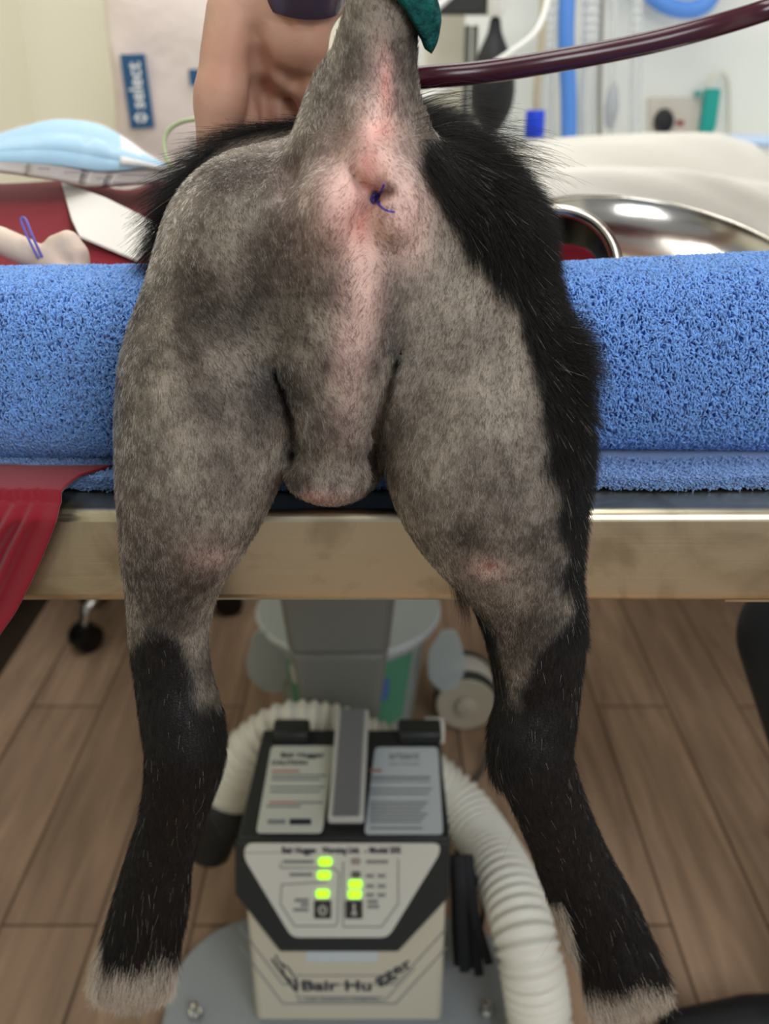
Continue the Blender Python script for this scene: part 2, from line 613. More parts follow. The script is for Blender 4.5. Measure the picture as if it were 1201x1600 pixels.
m_chrome = mat('chrome', srgb(215, 215, 212), rough=0.12, metal=1.0)

TX = 0.40                                       # half width of the table top
table = thing('operating_table', 'brushed steel operating table on a grey tapered column', 'table', (-0.05, 0.75, 0))
AP = 0.0655                                     # apron height
MB().box((-TX, 0, TOP - AP), (TX, 1.45, TOP)).build('tabletop', m_steel, table, bevel=0.007, segs=4)
MB().box((0.226, 0.012, TOP - AP - 0.006), (0.27, 0.09, TOP - AP)).build('underside_bracket', m_steel, table, bevel=0.001)


def ring(pts, y):                               # pixel outline -> points at one depth
    return [P(a, c, y) for a, c in pts]


# tapered column shell behind the warming unit
def row_x(px, py, y): return P(px, py, y)[0]


zm = P(530, 1022, 0.76)[2]
ml, mr, hl, hr_ = row_x(452, 1022, 0.76), row_x(606, 1022, 0.76), row_x(429, 940, 0.755), row_x(624, 940, 0.755)
zh = P(530, 940, 0.755)[2]
hl, hr_ = ml + (hl - ml) * (TOP - AP - zm) / (zh - zm) * 0.6, mr + (hr_ - mr) * (TOP - AP - zm) / (zh - zm) * 0.6
lo = [(ml + 0.045, 0.79, 0.03), (mr - 0.045, 0.79, 0.03), (mr - 0.04, 0.93, 0.03), (ml + 0.04, 0.93, 0.03)]
mid = [(ml, 0.76, zm), (mr, 0.76, zm), (mr + 0.01, 0.94, zm), (ml - 0.01, 0.94, zm)]
hi = [(hl, 0.755, TOP - AP - 0.001), (hr_, 0.755, TOP - AP - 0.001), (hr_, 0.94, TOP - AP - 0.001), (hl, 0.94, TOP - AP - 0.001)]
MB().hexa(lo, mid).build('column_skirt', m_grey, table, bevel=0.012)
MB().hexa([(x * 1.0, y - 0.006, z - 0.001) for x, y, z in mid], hi).build('column', m_grey, table, bevel=0.012)


def plate_outline(x0, x1, y0, y1, r, z, n=10):
    out = []
    for cx, cy, a0 in ((x1 - r, y1 - r, 0), (x0 + r, y1 - r, 90), (x0 + r, y0 + r, 180), (x1 - r, y0 + r, 270)):
        for i in range(n + 1):
            a = math.radians(a0 + 90 * i / n)
            out.append((cx + r * math.cos(a), cy + r * math.sin(a), z))
    return out


MB().prism(plate_outline(-0.318, 0.208, 0.02, 0.60, 0.14, 0.004), (0, 0, 0.022)).prism(plate_outline(-0.15, 0.03, 0.45, 0.96, 0.04, 0.004), (0, 0, 0.02)).build('base_plate', m_plate, table, bevel=0.006, segs=3)
for px, py in ((305, 1584), (760, 1582), (318, 1700), (744, 1700)):
    c = PZ(px, py, 0.03)
    MB().lathe([(0.011, 0), (0.011, 0.006), (0.009, 0.009)], (c[0], c[1], 0.026), seg=6).lathe([(0.006, 0), (0.006, 0.018), (0.003, 0.02)], (c[0], c[1], 0.03), seg=16).build('levelling_bolt', m_chrome, table)

# ------------------------------------------------------------------ worktop along the back wall
m_counter = mat('white worktop', srgb(236, 236, 232), rough=0.35)
wt = thing('worktop', 'white worktop fixed along the back wall behind the table', 'worktop', (0.3, 1.86, 0.96))
MB().box((-0.88, 1.62, 0.955), (WR, WB - 0.013, 1.0)).build('slab', m_counter, wt, bevel=0.004)
for x in (-0.7, 0.25, 1.2):
    MB().prism([(x, WB - 0.013, 0.70), (x, WB - 0.013, 0.954), (x, 1.72, 0.954)], (0.025, 0, 0)).build('bracket', m_counter, wt)

# ------------------------------------------------------------------ blue towels
m_towel = mat('blue terry', srgb(74, 120, 194), rough=0.95, spec=0.1, sheen=0.3)
attr_towel = mat('blue terry yarn', srgb(110, 160, 225), rough=0.9, spec=0.1, sheen=0.4)
attr_color(attr_towel)
RX0, RX1 = -0.392, 0.392
TT = TOP + 0.0135


def roll_pt(x, ph):
    """rolled towel lying along x; pressed down where the dog lies on it"""
    pr = math.exp(-((x + 0.015) / 0.118) ** 10)
    ztop = 0.1135 + 0.010 * sstep(0.05, 0.3, x) - 0.054 * pr
    zc, rz = TT + ztop / 2, ztop / 2
    ry = 0.066 + 0.006 * pr
    yc = 0.108 + 0.004 * math.sin(9 * x)
    c, s = math.cos(ph), math.sin(ph)
    e = 0.72
    w = 1 + 0.012 * math.sin(5 * ph + 13 * x) + 0.01 * math.sin(2 * ph - 21 * x)
    sag = 0.0035 * math.sin(11 * x + 1) * (1 if s < 0 else 0)
    return np.array([x, yc - ry * w * math.copysign(abs(c) ** e, c), zc + rz * w * math.copysign(abs(s) ** e, s) + sag * abs(s)])


nx, nph = 150, 72
mb = MB()
vs = [roll_pt(RX0 + (RX1 - RX0) * i / (nx - 1), 2 * math.pi * k / nph) for i in range(nx) for k in range(nph)]
fs = [(i * nph + k, (i + 1) * nph + k, (i + 1) * nph + (k + 1) % nph, i * nph + (k + 1) % nph) for i in range(nx - 1) for k in range(nph)]
fs += [tuple(range(nph)), tuple((nx - 1) * nph + k for k in range(nph - 1, -1, -1))]
roll = mb.add(vs, fs).build('rolled_towel', m_towel, origin=(0, 0.108, TT))
tag(roll, 'thick rolled blue terry towel lying across the steel table under the dog', 'towel')


def terry(name, fn, n, h, w, r, parent, span_u, span_v, tone=1.0):
    """yarn loops standing on the surface fn(u, v)"""
    u = span_u[0] + (span_u[1] - span_u[0]) * RNG.random(n)
    vt = np.linspace(span_v[0], span_v[1], 400)
    arc = np.array([fn((span_u[0] + span_u[1]) / 2, a) for a in vt])
    arc = np.r_[0, np.cumsum(np.linalg.norm(np.diff(arc, axis=0), axis=1))]
    v = np.interp(RNG.random(n) * arc[-1], arc, vt)
    p = np.array([fn(a, c) for a, c in zip(u, v)])
    e = 1e-3
    du = np.array([fn(a + e, c) for a, c in zip(u, v)]) - p
    dv = np.array([fn(a, c + e * 4) for a, c in zip(u, v)]) - p
    nn = unit(np.cross(du, dv))
    t = unit(du) * RNG.normal(0.2, 0.45, n)[:, None] + unit(dv) * RNG.normal(0, 1.0, n)[:, None]
    t = unit(t)
    lean = (unit(du) * RNG.normal(0, 0.4, n)[:, None] + unit(dv) * RNG.normal(0, 0.4, n)[:, None])
    hh = h * RNG.uniform(0.75, 1.25, n)[:, None]
    pts = np.stack([p - t * w * 0.5 - nn * 0.3 * hh, p - t * w * 0.75 + nn * 0.55 * hh + lean * hh * 0.3, p - t * w * 0.3 + nn * hh + lean * hh * 0.7, p + t * w * 0.4 + nn * hh + lean * hh * 0.7, p + t * w * 0.75 + nn * 0.5 * hh + lean * hh * 0.3, p + t * w * 0.5 - nn * 0.3 * hh], 1)
    rad = np.full(pts.shape[:2], r) * RNG.uniform(0.8, 1.15, n)[:, None]
    base = np.array(srgb(112, 159, 222)[:3]) * tone
    col = base[None] * RNG.uniform(0.82, 1.25, n)[:, None]
    o = strands(name, pts, rad, col, attr_towel, parent)
    return tag(o, kind='stuff')


# only where the weave can be seen: front and top of both ends, not the stretch under the dog
terry('terry_loops', roll_pt, 35000, 0.0030, 0.0021, 0.00052, roll, (-0.392, -0.10), (-1.3, 1.9))
terry('terry_loops', roll_pt, 36000, 0.0030, 0.0021, 0.00052, roll, (0.075, 0.392), (-1.3, 1.9))
terry('terry_loops', roll_pt, 4500, 0.0030, 0.0021, 0.00055, roll, (-0.10, 0.075), (-1.3, -0.1))

m_towel2 = mat('pale blue folded towel', srgb(128, 160, 208), rough=0.95, spec=0.1, sheen=0.3, bump=(900, 0.5, 0.001))
flat = MB().grid(lambda u, v: (-TX + 0.02 + 0.76 * u, 0.034 + 0.0015 * math.sin(40 * u) + 0.5 * v, TOP + 0.0065 + 0.0008 * math.sin(23 * u + 4 * v)), 120, 12).build('flat_towel', m_towel2, solid=0.0095, bevel=0.002)
tag(flat, 'flat pale blue towel laid over the steel tabletop beneath the rolled towel', 'towel')


def flat_pt(x, q):                              # q 0..1 front edge, 1..2 the strip of top in front of the roll
    xx = x
    y0 = 0.034 + 0.0015 * math.sin(40 * (xx + TX - 0.02) / 0.76)
    if q < 1: return np.array([xx, y0 - 0.0005, TOP + 0.0015 + q * 0.0095])
    return np.array([xx, y0 + (q - 1) * 0.03, TOP + 0.0112])


def pile(n):
    x = -0.36 + 0.72 * RNG.random(n); qv = 2 * RNG.random(n)
    p = np.array([flat_pt(a, c) for a, c in zip(x, qv)])
    nn = np.where((qv < 1)[:, None], np.array([0, -1.0, 0.25]), np.array([0, -0.25, 1.0]))
    d = unit(nn + RNG.normal(0, 0.45, (n, 3)))
    t = unit(RNG.normal(0, 1, (n, 3)) * np.array([1, 0.4, 0.4]))
    h = RNG.uniform(0.0008, 0.0016, n)[:, None]
    pts = np.stack([p, p + d * h + t * 0.0004, p + d * h + t * 0.0013, p + t * 0.0019], 1)
    col = np.array(srgb(134, 168, 216)[:3])[None] * RNG.uniform(0.75, 1.2, n)[:, None]
    return tag(strands('towel_pile', pts, np.full((n, 4), 0.0003), col, attr_towel, flat), kind='stuff')


pile(16000)

# ------------------------------------------------------------------ burgundy cloths
m_burg = mat('burgundy knit', srgb(128, 26, 38), rough=0.9, spec=0.1, sheen=0.25)
N, L, b = nodes(m_burg)
tc = N.new('ShaderNodeTexCoord'); wv = N.new('ShaderNodeTexWave'); wv.inputs['Scale'].default_value = 520; wv.inputs['Distortion'].default_value = 2.5; wv.inputs['Detail'].default_value = 2
wv.bands_direction = 'Z'
L.new(tc.outputs['Object'], wv.inputs['Vector'])
q = N.new('ShaderNodeBump'); q.inputs['Strength'].default_value = 0.22; q.inputs['Distance'].default_value = 0.0005
L.new(wv.outputs['Fac'], q.inputs['Height']); L.new(q.outputs[0], b.inputs['Normal'])
RE = spline([(176, 728), (140, 742), (104, 768), (90, 815), (64, 880), (32, 945), (0, 994), (-45, 1085), (-100, 1170)], 80)
LE = spline([(-330, 722), (-330, 745), (-330, 772), (-330, 815), (-330, 880), (-330, 945), (-330, 994), (-330, 1085), (-330, 1170)], 80)
YD = np.interp(np.linspace(0, 1, 80), [0, 0.16, 0.27, 0.36, 1], [0.046, 0.03, 0.004, -0.012, -0.03])


def cloth_pt(u, v):
    i = min(78, int(v * 79)); f = v * 79 - i
    r = RE[i] * (1 - f) + RE[i + 1] * f
    l = LE[i] * (1 - f) + LE[i + 1] * f
    y = YD[i] * (1 - f) + YD[i + 1] * f
    uu = 1 - (1 - u) ** 1.0
    p = l + (r - l) * uu
    dpx = (1 - u) * (r - l)[0]                  # distance from the hem in pixels: folds run along it
    fold = 0
    for c, wd, a in ((0, 30, .5), (50, 10, .55), (84, 12, .75), (120, 14, .6), (175, 32, .9), (260, 40, .8), (350, 40, .8)):
        c2 = c * (0.35 + 0.65 * min(1, v * 2.2))
        fold += a * math.exp(-((dpx - c2) / (wd * (0.5 + 0.8 * v))) ** 2)
    k = 0.004 + 0.011 * min(1, v * 1.5)
    if v < 0.3: k *= 0.55
    w = P(p[0], p[1], y)
    w[1] -= k * fold
    if w[1] > 0.0 and v < 0.33: w[2] = max(w[2], TOP + 0.0135)
    if v > 0.3 and w[1] > -0.004: w[1] = -0.004
    return w


c1 = MB().grid(cloth_pt, 110, 80).build('burgundy_cloth', m_burg, solid=0.0016, angle=180)
tag(c1, 'burgundy knit cloth hanging in folds over the front table edge', 'cloth')


def mound_pt(u, v):
    x = -0.395 + 0.262 * u
    y = 0.183 + 0.26 * v
    z = TOP + 0.098 + 0.075 * sstep(0.1, 1.0, v) - 0.012 * v
    z += 0.006 * math.sin(14 * x + 9 * y) + 0.009 * math.exp(-((x + 0.30 - (y - .2) * .6) / 0.03) ** 2) - 0.014 * math.exp(-((x + 0.13 + (y - .2) * .5) / 0.035) ** 2)
    z -= 0.05 * sstep(0.86, 1.0, u) 
    return (x, y, z)


mm = MB()
nu, nv = 70, 46
top = [mound_pt(i / (nu - 1), j / (nv - 1)) for i in range(nu) for j in range(nv)]
mm.add(top, [(i * nv + j, (i + 1) * nv + j, (i + 1) * nv + j + 1, i * nv + j + 1) for i in range(nu - 1) for j in range(nv - 1)])
edge = [i * nv for i in range(nu)] + [(nu - 1) * nv + j for j in range(1, nv)] + [i * nv + nv - 1 for i in range(nu - 2, -1, -1)] + [j for j in range(nv - 2, 0, -1)]
nb = len(mm.v)
mm.v += [(mm.v[e][0], mm.v[e][1] + (0.0 if mm.v[e][1] < 0.4 else 0.02), TOP + 0.0125) for e in edge]
mm.f += [(edge[i], nb + i, nb + (i + 1) % len(edge), edge[(i + 1) % len(edge)]) for i in range(len(edge))]
c2 = mm.build('burgundy_blanket', m_burg, angle=70)
tag(c2, 'mounded burgundy blanket behind the left end of the blue rolled towel', 'blanket')

# ------------------------------------------------------------------ the dog
def R(r, p):                                     # pixel radius -> metres at a point
    return r * zdepth(p) / FPX


D = Field((-0.24, -0.14, 0.60), (0.24, 0.98, 1.36), 0.0023)


def chain(rows, k):
    rows = spline(rows, 6 * (len(rows) - 1) + 1)
    pts = [P(a, b, y) for a, b, y, r in rows]
    D.chain(pts, [R(r, p) for (a, b, y, r), p in zip(rows, pts)], k)


def blob(px, py, y, rx, rz, ry, k, carve=False):
    c = P(px, py, y)
    D.ell(c, (R(rx, c), ry, R(rz, c)), k, carve)


# trunk, neck and head lying along the table
D.chain([(-0.012, 0.09, 1.135), (-0.012, 0.34, 1.132), (0.0, 0.60, 1.130)], [0.090, 0.088, 0.096], 0.03)
D.chain([(0.0, 0.62, 1.15), (0.0, 0.74, 1.15), (0.005, 0.80, 1.10)], [0.075, 0.062, 0.06], 0.03)
D.chain([(0.005, 0.80, 1.085), (0.008, 0.87, 1.066), (0.01, 0.945, 1.052)], [0.062, 0.045, 0.026], 0.02)
for sx in (-1, 1):
    D.chain([(0.07 * sx, 0.62, 1.08), (0.095 * sx, 0.60, 1.045), (0.10 * sx, 0.76, 1.042), (0.10 * sx, 0.86, 1.036)], [0.045, 0.032, 0.024, 0.024], 0.02)
    D.chain([(0.04 * sx, 0.80, 1.135), (0.066 * sx, 0.80, 1.12), (0.078 * sx, 0.81, 1.085)], [0.018, 0.017, 0.008], 0.01)
# rump
blob(408, 402, 0.030, 146, 160, 0.070, 0.03)
blob(690, 405, 0.030, 138, 165, 0.070, 0.03)
blob(555, 350, 0.020, 130, 130, 0.066, 0.03)
blob(436, 392, 0.112, 172, 176, 0.060, 0.02)
# left hind leg of the picture
chain([(402, 440, 0.024, 142), (347, 560, -0.005, 148), (328, 640, -0.022, 143), (308, 740, -0.034, 124), (292, 810, -0.038, 104), (275, 870, -0.040, 84), (267, 935, -0.041, 68), (265, 1000, -0.043, 61), (272, 1060, -0.046, 60), (284, 1120, -0.052, 64), (290, 1175, -0.057, 62), (282, 1225, -0.052, 55), (266, 1285, -0.046, 49), (248, 1350, -0.042, 51), (234, 1420, -0.040, 58), (216, 1490, -0.046, 58)], 0.022)
for dx, r in ((-38, 24), (-14, 28), (16, 28), (42, 24)):
    chain([(216 + dx * .8, 1478, -0.05, r), (207 + dx, 1522 + (6 if abs(dx) < 20 else 0), -0.054, r), (204 + dx * 1.05, 1543 + (6 if abs(dx) < 20 else 0), -0.05, r * .72)], 0.004)
# right hind leg of the picture
chain([(702, 440, 0.024, 138), (737, 560, -0.003, 148), (750, 650, -0.020, 154), (756, 715, -0.030, 156), (768, 775, -0.036, 140), (790, 835, -0.040, 116), (812, 895, -0.042, 92), (829, 955, -0.043, 80), (838, 1010, -0.044, 74), (840, 1070, -0.047, 66), (838, 1130, -0.053, 61), (836, 1185, -0.059, 58), (852, 1240, -0.054, 56), (878, 1305, -0.046, 54), (905, 1370, -0.042, 58), (936, 1435, -0.040, 62), (962, 1492, -0.046, 60)], 0.022)
chain([(800, 1150, -0.062, 30), (795, 1200, -0.066, 20)], 0.02)
for dx, r in ((-46, 25), (-16, 29), (16, 29), (44, 25)):
    chain([(962 + dx * .7, 1490 + dx * -.2, -0.05, r), (978 + dx * .85, 1540 - dx * .35, -0.054, r), (988 + dx * .9, 1568 - dx * .4, -0.05, r * .72)], 0.004)
# perineum, from the tail root down between the thighs
chain([(575, 215, 0.0, 76), (570, 300, -0.021, 82), (556, 400, -0.028, 82), (542, 480, -0.031, 90), (530, 560, -0.036, 90)], 0.032)
chain([(530, 556, -0.040, 86), (519, 640, -0.043, 78), (516, 690, -0.046, 60), (514, 728, -0.046, 56)], 0.008)
chain([(520, 600, 0.006, 100), (518, 700, -0.004, 90)], 0.004)
blob(513, 744, -0.048, 67, 37, 0.023, 0.006)
# tail, shaved at the root and held up
chain([(572, 235, -0.010, 84), (577, 165, -0.004, 72), (586, 90, 0.0, 66), (596, 20, 0.0, 58), (606, -60, 0.004, 50), (618, -150, 0.012, 42)], 0.016)
chain([(545, 215, 0.0, 60), (530, 150, 0.012, 40)], 0.02)
# soft mounds either side of the anus and the folds that meet at the stitch
blob(613, 316, -0.050, 42, 64, 0.022, 0.008)
blob(520, 330, -0.050, 42, 58, 0.018, 0.012)
chain([(573, 180, -0.036, 20), (575, 215, -0.048, 21), (579, 258, -0.0525, 18), (583, 292, -0.053, 10)], 0.016)
c = D.surf(583, 309)
D.ell(c, (R(8, c), 0.006, R(8, c)), 0.010, True)


def crease(rows, deep, k, sy=0.5):
    pp = [D.surf(a, b) + np.array([0, deep, 0]) for a, b, r in rows]
    for i in range(len(pp) - 1):
        D.cone(pp[i], pp[i + 1], R(rows[i][2], pp[i]), R(rows[i + 1][2], pp[i + 1]), k, True, s=(1, sy, 1))


for rows in ([(584, 309, 6), (567, 297, 6.5), (553, 279, 6.5), (545, 258, 3)], [(582, 313, 5), (568, 328, 6.5), (556, 346, 5.5), (550, 378, 3)], [(588, 308, 7), (602, 300, 8), (614, 298, 5)], [(586, 303, 4), (592, 284, 3.5), (597, 262, 2)]):
    crease(rows, 0.0006, 0.003)
# creases beside the perineum
crease([(424, 578, 3), (438, 614, 5), (451, 655, 7.5), (460, 695, 9), (453, 726, 6)], 0.006, 0.0035, 0.33)
crease([(630, 535, 3), (617, 572, 5), (601, 625, 7), (588, 675, 8.5), (579, 708, 9), (583, 735, 6)], 0.007, 0.0035, 0.33)
# folds of the groin on the inside of the thighs
crease([(470, 228, 4), (452, 268, 5), (440, 300, 4)], 0.0, 0.010)

V, Q = D.mesh()
V = smooth_mesh(V, Q, 2, 0.45)
NV = vnormals(V, Q)
DU, DV = proj(V)                                 # where each bit of skin lies, for the coat's markings
DY = V[:, 1]


def poly_x(rows, v):
    r = np.array(rows, float)
    return np.interp(v, r[:, 1], r[:, 0])


def inside_gauss(cx, cy, rx, ry, rot=0):
    a = math.radians(rot)
    dx, dy = DU - cx, DV - cy
    return np.exp(-(((dx * math.cos(a) + dy * math.sin(a)) / rx) ** 2 + ((-dx * math.sin(a) + dy * math.cos(a)) / ry) ** 2))


nz = noise3(V, 28, 1, 4)
nz2 = noise3(V, 90, 2, 3)
nz3 = np.clip((noise3(V, 45, 9, 4) - 0.3) * 2.2, 0, 1)
jit = (noise3(V, 55, 5, 4) - 0.5) * 60
# long coat: right flank, lower legs, trunk
flank = poly_x([(664, 120), (660, 262), (702, 335), (765, 430), (805, 490), (838, 560), (855, 640), (868, 740), (880, 840), (893, 930), (892, 985), (868, 1005), (838, 1020), (828, 1060), (812, 1110), (805, 1120)], DV)
F_right = sstep(-14, 14, DU + jit * sstep(280, 340, DV) - flank) * (DU > 560) * np.where(DY < 0.055, sstep(205, 235, DV), 1.0)
F_right = np.maximum(F_right, (DU > 560) * sstep(1085, 1125, DV + jit))
F_right = np.maximum(F_right, (DU > 560) * sstep(935, 985, DV + jit) * sstep(14, -10, DU - poly_x([(750, 935), (772, 1000), (790, 1060), (800, 1120)], DV)))
lx = poly_x([(235, 955), (262, 985), (288, 1010), (298, 1050), (305, 1100), (330, 1125)], DV)
F_left = (DU < 560) * np.maximum(sstep(1085, 1125, DV + jit), sstep(966, 1004, DV + jit * .7 - 26 * np.exp(-((DU - 205) / 22) ** 2)) * sstep(18, -14, DU - lx + jit * .3))
F_trunk = sstep(0.088, 0.105, DY + jit * 0.0003) * (DV < 700)
FUR = np.clip(np.maximum(np.maximum(F_right, F_left), F_trunk), 0, 1)

# skin and stubble colours
dark = np.array(srgb(76, 66, 57)[:3]); lite = np.array(srgb(152, 141, 127)[:3]); pink = np.array(srgb(226, 188, 176)[:3]); rose = np.array(srgb(214, 150, 138)[:3]); blk = np.array(srgb(22, 19, 18)[:3])
c = dark + (lite - dark) * np.clip((nz - 0.36) * 3.0, 0, 1)[:, None] * 0.85
c = c + (lite - c) * (inside_gauss(720, 480, 90, 160) * 0.35 + inside_gauss(300, 800, 90, 70) * 0.35)[:, None]
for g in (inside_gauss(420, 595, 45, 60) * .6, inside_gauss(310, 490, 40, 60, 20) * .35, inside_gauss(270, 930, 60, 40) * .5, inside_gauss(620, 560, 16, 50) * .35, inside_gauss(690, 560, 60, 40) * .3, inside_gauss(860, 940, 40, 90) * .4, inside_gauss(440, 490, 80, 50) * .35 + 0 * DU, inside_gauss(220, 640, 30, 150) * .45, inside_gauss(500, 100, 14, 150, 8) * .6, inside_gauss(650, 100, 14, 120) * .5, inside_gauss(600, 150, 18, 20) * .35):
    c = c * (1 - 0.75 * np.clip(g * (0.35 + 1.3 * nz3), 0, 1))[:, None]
pk = np.clip(inside_gauss(545, 320, 72, 85) * 1.0 + inside_gauss(640, 335, 36, 70) * 0.9 + inside_gauss(585, 225, 40, 70) * 0.85 + inside_gauss(572, 430, 26, 90) * 0.8 + inside_gauss(545, 560, 30, 110) * 0.5 + inside_gauss(596, 120, 18, 70) * 0.55 + inside_gauss(505, 785, 55, 20) * 0.45 + inside_gauss(330, 870, 40, 26) * 0.35 + inside_gauss(760, 890, 34, 20) * 0.5, 0, 1) * sstep(0.085, 0.05, DY)
c = c + (pink - c) * pk[:, None]
rs = np.clip(inside_gauss(577, 265, 20, 50) * 0.9 + inside_gauss(545, 345, 30, 40) * 0.5 + inside_gauss(602, 140, 9, 45) * .8 + inside_gauss(598, 205, 18, 14) * .7 + inside_gauss(490, 785, 30, 14) * 0.5 + inside_gauss(565, 355, 12, 26) * .6, 0, 1)
c = c + (rose - c) * rs[:, None]
scab = inside_gauss(765, 883, 9, 5, -20) * (nz2 > 0.5)
c = c + (np.array(srgb(140, 60, 50)[:3]) - c) * (scab * 0.9)[:, None]
c = c * (0.68 + 0.62 * nz2)[:, None]
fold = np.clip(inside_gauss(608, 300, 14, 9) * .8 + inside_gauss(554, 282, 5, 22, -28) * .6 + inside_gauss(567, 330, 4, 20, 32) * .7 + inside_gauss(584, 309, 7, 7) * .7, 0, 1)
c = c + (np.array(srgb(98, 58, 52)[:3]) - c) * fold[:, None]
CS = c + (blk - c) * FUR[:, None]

m_skin = mat('clipped dog skin', (0.3, 0.25, 0.2, 1), rough=0.55, spec=0.3)
attr_color(m_skin)
N, L, b = nodes(m_skin)
tc = N.new('ShaderNodeTexCoord'); n = N.new('ShaderNodeTexVoronoi'); n.inputs['Scale'].default_value = 700
L.new(tc.outputs['Object'], n.inputs['Vector'])
q = N.new('ShaderNodeBump'); q.inputs['Strength'].default_value = 0.4; q.inputs['Distance'].default_value = 0.0008
L.new(n.outputs['Distance'], q.inputs['Height']); L.new(q.outputs[0], b.inputs['Normal'])
DO = (-0.012, 0.3, 1.03)
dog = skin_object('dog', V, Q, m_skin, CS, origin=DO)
tag(dog, 'black dog with a clipped rump, hind legs hanging over the steel table edge', 'dog')

# hair: direction of growth
def flow(p, nrm, u, v, rng, wild):
    n = len(p)
    g = np.zeros((n, 3))
    g[:, 2] = -1.0
    g[:, 1] -= 0.35
    tail = sstep(235, 190, v)[:, None] * (np.abs(u - 580) < 95)[:, None] * (p[:, 1] < 0.07)[:, None]
    g = g * (1 - tail) + np.array([0.0, 0, 1.0]) * tail
    # hair on the clipped thighs sweeps towards the middle and down
    mid = np.exp(-((v - 480) / 170) ** 2)
    g[:, 0] += mid * np.where(u < 545, 0.75, -0.35)
    ring_ = np.exp(-(((u - 575) / 95) ** 2 + ((v - 320) / 100) ** 2))
    g[:, 0] += ring_ * np.sign(u - 578) * 1.2
    g[:, 0] += (v > 1180) * np.where(u < 560, -0.18, 0.40)
    g += rng.normal(0, wild, (n, 3))
    g = g - nrm * (g * nrm).sum(1)[:, None]
    return unit(g)


def coat(name, w, n, length, lift, rad, colour, m, wild=0.25, k=5, curl=0.0, droop=0.0, out=None):
    p, nr, t, bb = sample(V, Q, NV, w, n, RNG)
    u, v = proj(p)
    g = flow(p, nr, u, v, RNG, wild)
    if out is not None: g = unit(out(p, nr, u, v, g))
    ln = (length(u, v, p) if callable(length) else np.full(n, length)) * RNG.uniform(0.55, 1.15, n)
    lf = lift(u, v, p) if callable(lift) else np.full(n, lift)
    lf = np.clip(lf + RNG.normal(0, 0.1, n), 0.05, 2)
    pts = np.zeros((n, k, 3))
    d = unit(g + nr * lf[:, None])
    cv = unit(RNG.normal(0, 1, (n, 3)))
    cur = p - nr * 0.0004
    st = ln / (k - 1)
    for i in range(k):
        pts[:, i] = cur
        d = unit(d + cv * curl / k + g * 0.25 / k * (1 + lf[:, None]) + np.array([0, 0, -1.0]) * droop / k)
        cur = cur + d * st[:, None]
    taper = np.linspace(1, 0.35, k)[None]
    r = rad * RNG.uniform(0.7, 1.2, n)[:, None] * taper
    return tag(strands(name, pts, r, colour(u, v, p, t, bb, n), m, dog), kind='stuff')


m_stub = hair_mat('clipped hair', 0.45, 0.6)
m_fur = mat('black fur', (0.02, 0.018, 0.016, 1), rough=0.42, spec=0.22)
attr_color(m_fur)


def stub_col(u, v, p, t, bb, n):
    base = (CS[t] * bb).sum(1)
    pkk = (pk[t] * bb[:, :, 0]).sum(1)
    k = RNG.random(n)
    cl = np.clip((noise3(p * np.array([1.0, 1.0, 0.55]), 420, 21, 2) - 0.5) * 1.9, -0.45, 0.45)
    light = RNG.random(n) < (0.44 - 0.25 * pkk + cl)
    col = np.where(light[:, None], base * 1.75 + 0.045, base * 0.15)
    col = np.where((pkk > 0.45)[:, None] & ~light[:, None], np.array([0.045, 0.03, 0.026]), col)
    return np.clip(col * RNG.uniform(0.7, 1.2, n)[:, None], 0.002, 0.85)


front = np.clip(0.25 + 1.1 * (-NV[:, 1]), 0.12, 1)
near = (DY < 0.105) * 1.0
bare = np.clip(inside_gauss(580, 270, 16, 42) + inside_gauss(583, 309, 14, 14) + 0.8 * inside_gauss(560, 355, 7, 25), 0, 1)
coat('clipped_coat', (1 - FUR) * front * near * (1 - bare) * (1 - 0.72 * pk), 150000, 0.0042, 0.34, 0.000125, stub_col, m_stub, wild=0.3, k=3)


def fur_col(u, v, p, t, bb, n):
    k = RNG.random(n)[:, None]
    col = np.array([0.0085, 0.0075, 0.007]) * (0.6 + 1.0 * k)
    brown = (RNG.random(n) < 0.10)[:, None]
    col = np.where(brown, np.array([0.03, 0.022, 0.017]), col)
    # white toes and feathering
    wl = (u < 560) & ((v > 1506 + RNG.normal(0, 9, n) + 5 * np.sin(u * .09 + 1) - 0.22 * (u - 215)) | ((u < 164) & (v > 1462)) | ((u > 283) & (v > 1468)))
    wr = (u > 560) & ((v > 1542 + RNG.normal(0, 8, n) - 0.15 * (u - 980) + 5 * np.sin(u * .08)) | ((u < 884 + (v - 1430) * .25) & (v > 1405)))
    wh = (wl | wr) & (RNG.random(n) < 0.93)
    white = np.array([0.62, 0.53, 0.43]) * (0.75 + 0.4 * k)
    col = np.where(wh[:, None], white, col)
    grey = (RNG.random(n) < 0.012)[:, None]
    return np.where(grey, np.array([0.35, 0.31, 0.27]), col)


def leg_len(u, v, p):
    return 0.0085 + 0.006 * sstep(1350, 1500, v) + 0.008 * np.exp(-((u - 785) / 30) ** 2) * np.exp(-((v - 1180) / 40) ** 2)


legs = np.maximum(F_left, F_right * (DV > 940)) * (DY < 0.1)
coat('leg_fur', legs, 60000, leg_len, 0.22, 0.000075, fur_col, m_fur, wild=0.16, k=5, curl=0.1)


def flank_len(u, v, p):
    return 0.015 + 0.012 * sstep(420, 250, v) + 0.004 * sstep(860, 900, u) * sstep(760, 600, v) - 0.006 * sstep(700, 900, v)


